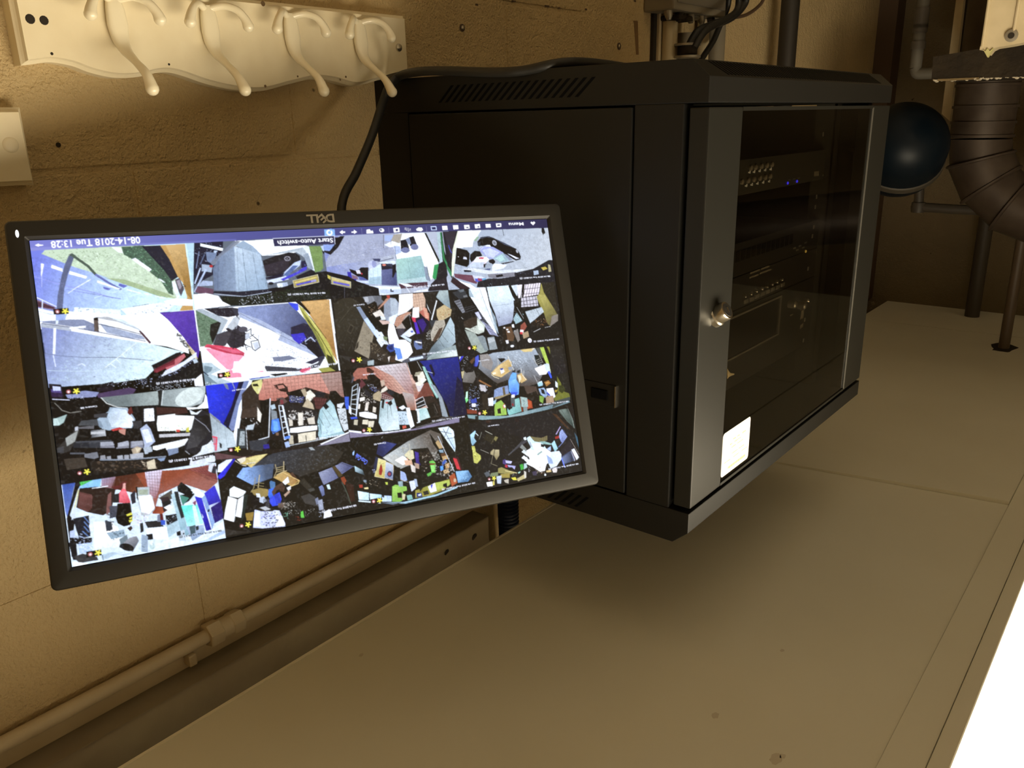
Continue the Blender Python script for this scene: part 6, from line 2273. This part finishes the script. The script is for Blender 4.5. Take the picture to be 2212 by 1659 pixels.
me.vertices.add(len(co)); me.vertices.foreach_set('co', co.ravel())
me.loops.add(quads.size); me.loops.foreach_set('vertex_index', quads.ravel())
me.polygons.add(len(quads)); me.polygons.foreach_set('loop_start', np.arange(0, quads.size, 4, dtype=np.int32))
me.update(calc_edges=True)
at_ = me.color_attributes.new('picture', 'FLOAT_COLOR', 'POINT')
at_.data.foreach_set('color', np.concatenate([img.reshape(-1, 3), np.ones((len(co), 1))], 1).astype(np.float32).ravel())
sm = bpy.data.materials.new('screen_picture'); sm.use_nodes = True
nt = sm.node_tree; bs = nt.nodes['Principled BSDF']
bs.inputs['Base Color'].default_value = (.004, .004, .004, 1); bs.inputs['Roughness'].default_value = .3
ca = nt.nodes.new('ShaderNodeVertexColor'); ca.layer_name = 'picture'
nt.links.new(ca.outputs['Color'], bs.inputs['Emission Color']); bs.inputs['Emission Strength'].default_value = 1.26
so = obj('screen', me, sm, mon)
so['label'] = 'lit screen divided into sixteen camera pictures'

# wall arm that carries the monitor
mt = empty('monitor_mount', (0, -.17, .27))
tag(mt, 'black jointed wall bracket behind the monitor', 'monitor mount')
pc = OX + ez * -.056
wchild(MB().box(-.012, 0, -.20, -.14, .20, .36, bev=.003).build('wall_plate', M_black), mt)
knee = Vector((-.10, -.10, .285))
wchild(MB().tube([(-.012, -.17, .285), knee], .012, 14, 1).build('arm', M_black, None, True), mt)
wchild(MB().tube([knee, pc], .012, 14, 1).build('arm', M_black, None, True), mt)
wchild(MB().tube([knee - Vector((0, 0, .022)), knee + Vector((0, 0, .022))], .017, 16, 1).build('joint', M_black, None, True), mt)

# cable from the monitor down to the rack's lower edge and along it
cp = [OX + ex * .02 + ey * -.06 + ez * -.052, OX + ex * -.03 + ey * -.09 + ez * -.085, px(738, 445, 0, -.085), px(770, 372, 0, -.072), px(803, 294, 0, -.062), px(829, 215, 0, -.054),
      px(842, 186, 0, -.050), px(862, 165, 0, -.052), px(900, 155.5, 1, -.016), px(960, 153, 1, -.016), px(1060, 156, 1, -.014), px(1130, 152.5, 1, -.006),
      Vector((-.29, .03, -.0065)), Vector((-.26, .20, -.0070)), Vector((-.18, .42, -.0075)), Vector((-.11, .60, -.0075)), Vector((-.075, .650, .030)), Vector((-.06, .665, .12)), Vector((-.05, .665, .33))]
cord('monitor_cable', cp, .0052, M_rubber, 'black cable hanging from the monitor and running along the rack underside', 'cable', None, 12, 6)

# ---------------------------------------------------------------- coat racks
def board(name, y0, y1, edge, zbot, label):
    """edge: list of (y, z) of the scalloped upper edge from y0 to y1"""
    e = empty(name, (0, (y0 + y1) / 2, zbot))
    outer = [(y0, zbot)] + [(y1, zbot)] + edge[::-1]
    def lp(d, x):
        return [(x, min(max(y, y0 + d), y1 - d), (z + d if i < 2 else z - d)) for i, (y, z) in enumerate(outer)]
    m = MB().rings([lp(0, -.0002), lp(0, -.015), lp(.0015, -.0165), lp(.0030, -.0185), lp(.0042, -.0220)])
    o = m.build('board', M_white); wchild(o, e)
    tag(e, label, 'coat rack')
    return e
wave = [px(u, v, 0, -.012) for u, v in ((46, 142), (76, 138), (106, 135), (152, 143), (190, 157), (240, 168), (291, 167), (342, 157), (380, 161), (443, 182), (506, 195), (560, 197), (621, 182), (672, 171), (715, 175), (761, 186), (804, 176), (878, 155))]
edge = []
for i in range(len(wave) - 1):
    p0, p1, p2, p3 = wave[max(i - 1, 0)], wave[i], wave[i + 1], wave[min(i + 2, len(wave) - 1)]
    for k in range(5):
        t = k / 5
        q = .5 * ((2 * p1) + (p2 - p0) * t + (2 * p0 - 5 * p1 + 4 * p2 - p3) * t * t + (3 * p1 - p0 - 3 * p2 + p3) * t ** 3)
        edge.append((q.y, q.z))
edge.append((wave[-1].y, wave[-1].z))
YB0, YB1 = -.4285, .0435
edge[0] = (YB0, edge[0][1]); edge[-1] = (YB1, edge[-1][1])
edge = [edge[0]] + [e for e in edge[1:-1] if YB0 + .004 < e[0] < YB1 - .004] + [edge[-1]]
cr1 = board('coat_rack', YB0, YB1, edge, -.0775, 'pale scalloped coat rack board with four hooks on the block wall')
bpy.context.view_layer.update()
def hook(y, z, sk):
    """strap against the board, long upper prong, two short prongs"""
    xb = -.0218
    tx, tz = -.0735 + sk, .0170
    h = MB().loft([(xb - .0030, z - .0205), (xb - .0042, z - .010), (xb - .0048, z + .004), (xb - .0060, z + .016), (xb - .0125, z + .0265), (-.0505, -.0075), (-.0655, .0035), (tx, tz)],
                  [.0062, .0088, .0098, .0080, .0056, .0037, .0043, .0062], [.0026, .0042, .0046, .0048, .0044, .0036, .0043, .0062], y)
    root = wchild(h.build('hook', M_hook, None, True, 50), cr1)
    bpy.context.view_layer.update()
    for s in (-1, 1):
        sp_ = MB().tube([(xb - .002, y + s * .002, z - .017), (xb - .0065, y + s * .008, z - .0195), (xb - .0125, y + s * .016, z - .0205), (xb - .0195, y + s * .0245, z - .0165), (xb - .0225, y + s * .0305, z - .0085), (xb - .0235, y + s * .0330, z - .0015)],
                        [.0038, .0036, .0036, .0038, .0046, .0058], 12, 5, True, True)
        wchild(sp_.build('short_prong', M_hook, None, True), root)
    return root
for yh, sk in ((-.3405, .001), (-.2430, -.002), (-.1410, .0), (-.0405, -.002)):
    hook(yh, -.0455, sk)
def dot(u, v, x, r, par, m=M_hole, nm='drill_hole', h=.0005):
    p = px(u, v, 0, x); return wchild(MB().lathe([(r, 0), (r * .85, h)], p, (-1, 0, 0), 12).build(nm, m), par)
for u, v, r in ((65, 41, .0043), (95, 44, .0041), (365, 139, .0012), (112, 116, .0014)):
    dot(u, v, -.0219, r, cr1)
p = px(861, 103, 0, -.022)
wchild(MB().lathe([(.0050, 0), (.0046, .0016), (.0020, .0026)], p, (-1, 0, 0), 16).build('screw', M_steel, None, True), cr1)
for u, v, r in ((568, 8, .0028), (636, 110, .0022), (573, 186, .0016), (643, 165, .0012), (735, 172, .0013), (747, 166, .0014)):
    dot(u, v, -.0219, r, cr1, mat('paint_chip', (.16, .10, .045), .8), 'paint_chip', .0003)
# second board, higher and nearer: only its end shows
pa, pb = px(52, 233, 0, -.022), px(79, 398, 0, -.022)
e2 = [(-.93, .0905), (-.85, .0985), (-.77, .0925), (-.69, .1005), (-.61, .0930), (-.56, .0995), (-.50, .0975), (pb.y - .004, .0985), (pb.y, .0990)]
cr2 = board('coat_rack', -.93, (pa.y + pb.y) / 2, e2, .0315, 'pale coat rack end with one round plug, above the scalloped board')
bpy.context.view_layer.update()
p = px(23, 313, 0, -.022)
wchild(MB().lathe([(.0068, 0), (.0064, .0006), (.0040, .0016), (.0005, .0019)], p, (-1, 0, 0), 24).build('plug', M_white, None, True), cr2)

# ---------------------------------------------------------------- wall fixings
def anchor(u, v, label, r=.0052):
    p = px(u, v, 0, -.0004); e = empty('wall_anchor', p)
    wchild(MB().lathe([(r, 0), (r, .0008), (r * .7, .0012)], p, (-1, 0, 0), 16).build('plug', M_brown, None, True), e)
    wchild(MB().lathe([(r * .62, .0006), (r * .6, .0020), (r * .2, .0026)], p, (-1, 0, 0), 14).build('screw', M_steel, None, True), e)
    return tag(e, label, 'wall anchor')
anchor(998, 60, 'screw with bright head in brown wall plug next to the coat rack end')
anchor(1337, 100, 'dull screw plug in wall near the electrical conduits', .0062)
hl = MB().lathe([(.0024, 0), (.0022, .0006)], px(126, 313, 0, -.0006), (-1, 0, 0), 14).build('drill_hole', M_hole)
tag(hl, 'small drilled hole in wall between the two coat racks', 'hole')
for u, v, a in ((1182, 13, .006), (1208, 17, .003), (1266, 20, .003), (1110, 2, .005), (1372, 2, .003), (1030, 10, .003)):
    p = px(u, v, 0, -.0005); wchild(MB().box(p.x, p.x + .0004, p.y - a, p.y + a, p.z - .0012, p.z + .0014).build('paint_chip', M_brown), wr)
rs = px(1373, 45, 0, -.0006); rs2 = px(1376, 118, 0, -.0006)
ru = MB().prism([(rs.x, rs.y - .006, rs.z), (rs.x, rs.y + .008, rs.z), (rs.x, rs2.y + .006, rs2.z), (rs.x, rs2.y - .003, rs2.z)], (.0005, 0, 0)).build('rust_stain', mat('rust', (.20, .115, .045), .8))
wchild(ru, wr)

# ---------------------------------------------------------------- electrical runs beyond the rack
def vpipe(name, u0, u1, x, r_m, z0, z1, m, label, cat='conduit', group='vertical conduits on the wall past the rack'):
    a, b = px(u0, 75, 0, x), px(u1, 75, 0, x)
    y = (a.y + b.y) / 2; r = (b.y - a.y) / 2 * .86
    o = MB().tube([(x, y, z0), (x, y, z1)], r, 16, 1).build(name, m, None, True)
    return tag(o, label, cat, group), y, r
MB_g = MB(); a = px(1409, 90, 0, -.004); b = px(1416, 90, 0, -.004)
tag(MB().box(-.006, 0, a.y, b.y, -1.0, .62).build('expansion_strip', M_hole), 'dark vertical joint strip where the block wall ends', 'strip')
tag(MB().box(-.012, 0, b.y, px(1429, 90, 0, -.012).y, -1.0, .62, bev=.002).build('edge_strip', M_trim), 'pale narrow edging beside the dark joint strip', 'strip')
vpipe('electrical_conduit', 1437, 1456, -.022, 0, -.2, .60, M_cream, 'pale conduit nearest the block wall joint')
vpipe('electrical_conduit', 1473, 1494, -.026, 0, -.10, .60, M_grey, 'grey conduit with a screw clamp near its lower end')
vpipe('electrical_conduit', 1512, 1526, -.018, 0, -.2, .60, M_cream, 'slim pale conduit between two grey ones')
vpipe('electrical_conduit', 1536, 1557, -.026, 0, -.2, .60, M_grey, 'grey conduit furthest along the wall')
bxr = empty('junction_box', (-.04, .86, -.3)); tag(bxr, 'dirty metal junction box under the conduits with wires on top', 'junction box')
a, b = px(1437, 20, 0, -.05), px(1556, 20, 0, -.05)
wchild(MB().box(-.062, -.0, a.y + .01, b.y, -.40, a.z, bev=.003).build('case', M_grey), bxr)
wchild(MB().box(-.066, -.062, a.y + .02, b.y - .01, -.38, a.z - .012, bev=.002).build('cover', M_zinc), bxr)
rg = random.Random(11)
for k in range(5):
    y = a.y + .02 + k * (b.y - a.y - .05) / 4
    wchild(MB().lathe([(.008, 0), (.007, .010), (.004, .016)], (-.045, y, a.z), (rg.uniform(-.3, .1), rg.uniform(-.3, .3), 1), 12).build('wire_nut', (M_zinc, M_soot, M_grey)[k % 3], None, True), bxr)
c1 = empty('conduit_clamp', (-.03, .8, -.03)); tag(c1, 'dark clamp with a side screw on the grey conduit', 'clamp')
p0, p1 = px(1466, 30, 0, -.05), px(1498, 47, 0, -.05)
wchild(MB().box(-.052, -.012, p0.y, p1.y, min(p0.z, p1.z), max(p0.z, p1.z), bev=.003).build('body', M_soot), c1)
p2 = px(1509, 38, 0, -.045)
wchild(MB().tube([(-.045, p1.y - .002, p2.z), (-.045, p2.y, p2.z)], .0042, 10, 1).build('screw', M_zinc, None, True), c1)
c2 = empty('cable_gland', (-.05, .75, -.02)); tag(c2, 'black cable gland with pale ring near the rack underside', 'cable gland')
p0, p1 = px(1473, 98, 0, -.055), px(1496, 119, 0, -.055)
wchild(MB().tube([(-.055, (p0.y + p1.y) / 2, min(p0.z, p1.z)), (-.055, (p0.y + p1.y) / 2, max(p0.z, p1.z))], (p1.y - p0.y) / 2 * .85, 14, 1).build('body', M_soot, None, True), c2)
for zz in (min(p0.z, p1.z) - .004, max(p0.z, p1.z) + .002):
    wchild(MB().tube([(-.055, (p0.y + p1.y) / 2, zz), (-.055, (p0.y + p1.y) / 2, zz + .004)], (p1.y - p0.y) / 2 * 1.15, 14, 1).build('ring', M_zinc, None, True), c2)
def pcable(name, pts, r, m, label, grp='black cables drooping under the conduits'):
    cord(name, [px(u, v, 0, x) for u, v, x in pts], r, m, label, 'cable', grp, 10, 5)
pcable('power_cable', [(1612, -60, -.09), (1612, -8, -.085), (1604, 14, -.08), (1580, 38, -.075), (1545, 52, -.07), (1513, 64, -.066), (1500, 78, -.062), (1488, 100, -.058)], .0075, M_rubber, 'thick black cable bending over into the cable gland')
pcable('power_cable', [(1592, -60, -.105), (1596, -6, -.10), (1590, 25, -.098), (1560, 46, -.095), (1530, 62, -.093), (1512, 82, -.091), (1500, 104, -.088)], .0062, M_rubber, 'black cable lying against the thicker cable')
pcable('power_cable', [(1574, -60, -.066), (1574, 0, -.060), (1566, 30, -.054), (1553, 60, -.048), (1540, 90, -.044), (1518, 124, -.044), (1504, 150, -.044)], .0058, M_rubber, 'black cable crossing down past the conduits to the rack')
pcable('thin_cable', [(1660, -50, -.05), (1650, -4, -.05), (1636, 16, -.05), (1612, 32, -.055), (1585, 38, -.07)], .0036, M_brown, 'thin brown wire curving off the black cables')
a, b = px(1688, 100, 0, -.06), px(1713, 100, 0, -.06)
o = MB().tube([(-.06, (a.y + b.y) / 2, ZF), (-.06, (a.y + b.y) / 2, .64)], (b.y - a.y) * .30, 18, 1).build('drain_pipe', mat('pipe_black', (.016, .012, .008), .6), None, True)
tag(o, 'dark upright pipe against the lit wall past the rack', 'pipe')

# ---------------------------------------------------------------- boiler corner at the far end
def pY(u, v, y): return px(u, v, 1, y)
# blue expansion tank
ct = pY(1947, 325, 1.38); rt = (pY(2046, 325, 1.38) - ct).length
tk_ = empty('expansion_tank', (ct.x, ct.y, ct.z - rt)); tag(tk_, 'shiny dark blue round expansion tank behind the rack', 'tank')
ax_ = Vector((-.25, -.55, -.5)).normalized()
pf = [(rt * math.cos(math.radians(a)), rt * .94 * math.sin(math.radians(a))) for a in range(0, 91, 6)]
fd = [(r, .02 + h) for r, h in pf]; bd = [(r, -.02 - h) for r, h in pf][::-1]
wchild(MB().lathe(bd + fd, ct, ax_, 40).build('shell', M_blue, None, True), tk_)
wchild(MB().lathe([(rt * .99, -.034), (rt * 1.025, -.030), (rt * 1.025, -.016), (rt * .99, -.012)], ct, ax_, 40).build('seam_band', mat('band_grey', (.05, .042, .03), .6), None, True), tk_)
# pipe that carries the tank, up to an elbow and across
e1 = pY(1986, 405, 1.62); e2_ = pY(1984, 447, 1.62); e3 = pY(2060, 452, 1.62)
pc_ = empty('tank_pipe', e1); tag(pc_, 'dark iron pipe with elbow above the blue tank', 'pipe')
wchild(MB().tube([e1 - Vector((0, 0, .14)), e1, e2_], .012, 14, 1).build('riser', M_pipe, None, True), pc_)
wchild(MB().lathe([(.017, -.012), (.019, 0), (.017, .014)], e2_, (0, 0, 1), 14).build('elbow', M_pipe, None, True), pc_)
wchild(MB().tube([e2_, e3, e3 + Vector((-.25, 0, 0))], .012, 14, 1).build('branch', M_pipe, None, True), pc_)
# flue
YF = 1.5
q0, q1 = pY(2118, 160, YF), pY(2118, 300, YF); q2 = pY(2118, 400, YF)
rf = .066
fl = empty('flue_pipe', (q0.x, YF, ZF)); tag(fl, 'dull metal flue pipe bending sideways in ringed elbow sections', 'flue pipe')
wchild(MB().tube([(q1.x, YF, ZF), (q1.x, YF, q1.z - .01)], rf, 28, 1).build('riser', M_flue, None, True), fl)
for zz in (q0.z + .010, q0.z + .022, q1.z - .075, q1.z - .04, q1.z - .01):
    wchild(MB().tube([(q1.x, YF, zz), (q1.x, YF, zz + .006)], rf + .0035, 28, 1).build('bead', M_flue, None, True), fl)
# elbow of five gores turning from up to sideways
O_ = Vector((q1.x - .17, YF, q1.z + .0)); R_ = .17
prev = None; angs = [0, 16, 38, 60, 82]
for i in range(len(angs) - 1):
    lp = []
    for k in range(2):
        a = math.radians(angs[i + k]); cpt = O_ + Vector((math.cos(a), 0, math.sin(a))) * R_
        rad = Vector((math.cos(a), 0, math.sin(a)))
        lp.append([cpt + (rad * math.cos(2 * math.pi * j / 28) + Vector((0, 1, 0)) * math.sin(2 * math.pi * j / 28)) * (rf + (.004 if i % 2 else 0)) for j in range(28)])
    wchild(MB().rings(lp).build('elbow_gore', M_flue, None, True), fl)
    a = math.radians(angs[i + 1]); cpt = O_ + Vector((math.cos(a), 0, math.sin(a))) * R_; tg = Vector((-math.sin(a), 0, math.cos(a)))
    wchild(MB().lathe([(rf + .002, -.005), (rf + .008, -.002), (rf + .008, .002), (rf + .002, .005)], cpt, tg, 28).build('bead', M_flue, None, True), fl)
a = math.radians(82); cpt = O_ + Vector((math.cos(a), 0, math.sin(a))) * R_; tg = Vector((-math.sin(a), 0, math.cos(a)))
wchild(MB().tube([cpt, cpt + tg * .9], rf + .002, 28, 1).build('run', M_flue, None, True), fl)
# pipes up into the ceiling
g0 = px(2168, 752, 2, ZC); g1 = pY(2182, 560, g0.y)
up = empty('riser_pipe', (g0.x, g0.y, ZF)); tag(up, 'brown pipe entering the ceiling through a ragged hole', 'pipe')
wchild(MB().tube([(g0.x, g0.y, ZF + .002), (g0.x, g0.y, ZC + .04)], .0135, 16, 1).build('pipe', mat('pipe_brown', (.10, .068, .042), .5), None, True), up)
hm = MB(); rg = random.Random(5)
hm.rings([[(g0.x + (.030 + .006 * math.sin(3 * k * .39) + rg.uniform(-.004, .004)) * math.cos(k * math.pi / 8), g0.y + (.055 + rg.uniform(-.01, .01)) * math.sin(k * math.pi / 8), ZC - dz) for k in range(16)] for dz in (.0002, .0012)])
wchild(hm.build('ragged_hole', M_hole), up)
h0 = pY(2112, 600, 2.06)
o = MB().tube([(h0.x, 2.06, ZF), (h0.x, 2.06, ZC)], .021, 16, 1).build('riser_pipe', M_pipe, None, True); tag(o, 'dark pipe rising straight behind the flue elbow', 'pipe')
# ledge of the boiler jacket with dust on top
lg = empty('boiler_ledge', (-.55, 1.18, -.06)); tag(lg, 'sooty dark metal ledge with pale dust along its top edge', 'ledge')
YL = 1.12
A = pY(2012, 172, YL); B = pY(2212, 176, YL); Cc = pY(2030, 122, YL); Dd = pY(2212, 96, YL)
m = MB(); m.prism([(A.x, YL, A.z), (A.x + .002, YL, Cc.z), (Dd.x - .2, YL, Dd.z - .03), (B.x - .2, YL, A.z + .004)], (0, .24, 0))
wchild(m.build('face', M_soot), lg)
wchild(MB().box(Dd.x - .18, Dd.x - .14, YL + .24, Y1, A.z - .05, A.z - .004).build('bracket', M_soot), lg)
bpy.context.view_layer.update()
ds = MB(); rg = random.Random(9)
for k in range(70):
    x = A.x - rg.uniform(.005, .16) ; r = rg.uniform(.0015, .005)
    ds.lathe([(r, 0), (r * .9, r * .5), (r * .4, r * .9)], (x, YL + rg.uniform(-.001, .03), A.z - .001 + rg.uniform(0, .002)), (rg.uniform(-.3, .3), rg.uniform(-.3, .3), 1), 7)
du = wchild(ds.build('dust', M_dust), lg); du['kind'] = 'stuff'
wchild(MB().box(A.x - .085, A.x - .012, YL - .0015, YL + .012, A.z - .0005, A.z + .0035).build('bright_lip', M_steel), lg)
# pale post with bolt hole leaning in front of the ledge
YP = 1.02
pts = [pY(u, v, YP) for u, v in ((2152, -60), (2116, 108), (2124, 106), (2130, 118), (2138, 108), (2148, 103), (2180, 98), (2200, 94), (2250, 84), (2300, -60))]
pts = [Vector((pts[0].x, YP, ZF))] + pts + [Vector((pts[-1].x, YP, ZF))]
pp = empty('painted_post', (pts[0].x, YP, ZF)); tag(pp, 'cream painted post with bolt hole and splintered yellow tip', 'post')
o = MB().prism([p for p in pts], (0, .05, 0)).build('post', M_cream); wchild(o, pp)
for (u0, v0), (u1, v1) in (((2146, -60), (2122, 100)), ((2212, -60), (2188, 80))):
    a, b = pY(u0, v0, YP - .002), pY(u1, v1, YP - .002)
    wchild(MB().tube([a, b], .0030, 8, 1).build('ridge', M_cream, None, True), pp)
q = pY(2185, 77, YP - .001)
wchild(MB().lathe([(.0105, 0), (.0105, .003), (.0075, .004)], q, (0, -1, 0), 20).build('washer', M_grey, None, True), pp)
wchild(MB().lathe([(.0055, .003), (.0052, .0046)], q, (0, -1, 0), 16).build('bolt_hole', M_hole), pp)
tip = [pY(u, v, YP - .003) for u, v in ((2123, 106), (2133, 124), (2145, 104), (2138, 110), (2133, 104), (2128, 111))]
wchild(MB().prism(tip, (0, .012, 0)).build('splinter', mat('raw_yellow', (.50, .46, .20), .7)), pp)
# upright pipe and elbow left of the ledge
YG = 1.3
k0, k1, k2 = pY(1984, -80, YG), pY(1976, 160, YG), pY(2040, 166, YG)
vp = empty('vent_pipe', (k0.x, YG, ZF)); tag(vp, 'grey pipe with couplings turning into the sooty ledge', 'pipe')
rv = (pY(1990, 100, YG) - pY(1964, 100, YG)).length / 2
wchild(MB().tube([(k1.x, YG, ZF), (k1.x, YG, k1.z - rv)], rv, 16, 1).build('riser', mat('vent_grey', (.075, .066, .05), .65), None, True), vp)
for v, h in ((40, .02), (62, .008), (98, .008)):
    p = pY(1978, v, YG); wchild(MB().tube([(k1.x, YG, p.z - h), (k1.x, YG, p.z + h)], rv * 1.22, 16, 1).build('coupling', M_pipe, None, True), vp)
wchild(MB().tube([(k1.x, YG, k1.z - rv), (k1.x - rv * .3, YG, k1.z - rv * .2), (k1.x - rv * 1.2, YG, k1.z), (k2.x, YG, k1.z)], rv * .95, 16, 5).build('elbow', MATS['vent_grey'], None, True), vp)
# pale strip hanging between tank and flue
s0, s1, s2, s3 = pY(2040, 180, 1.62), pY(2052, 180, 1.62), pY(2052, 262, 1.62), pY(2034, 246, 1.62)
o = MB().prism([(s0.x, 1.62, -.5), (s1.x, 1.62, -.5), s2, s3], (0, .02, 0)).build('sheet_strip', M_cream); tag(o, 'narrow pale sheet strip between the blue tank and the flue', 'strip')
# dark appliance below the ledge
a = pY(2070, 60, 1.80); b = pY(2135, 60, 1.80)
o = MB(); o.box(b.x - .3, a.x, 1.80, 2.0, ZF, pY(2090, 115, 1.80).z, bev=.01)
tag(o.build('water_heater', M_soot), 'dark appliance body standing behind the sooty ledge', 'appliance')
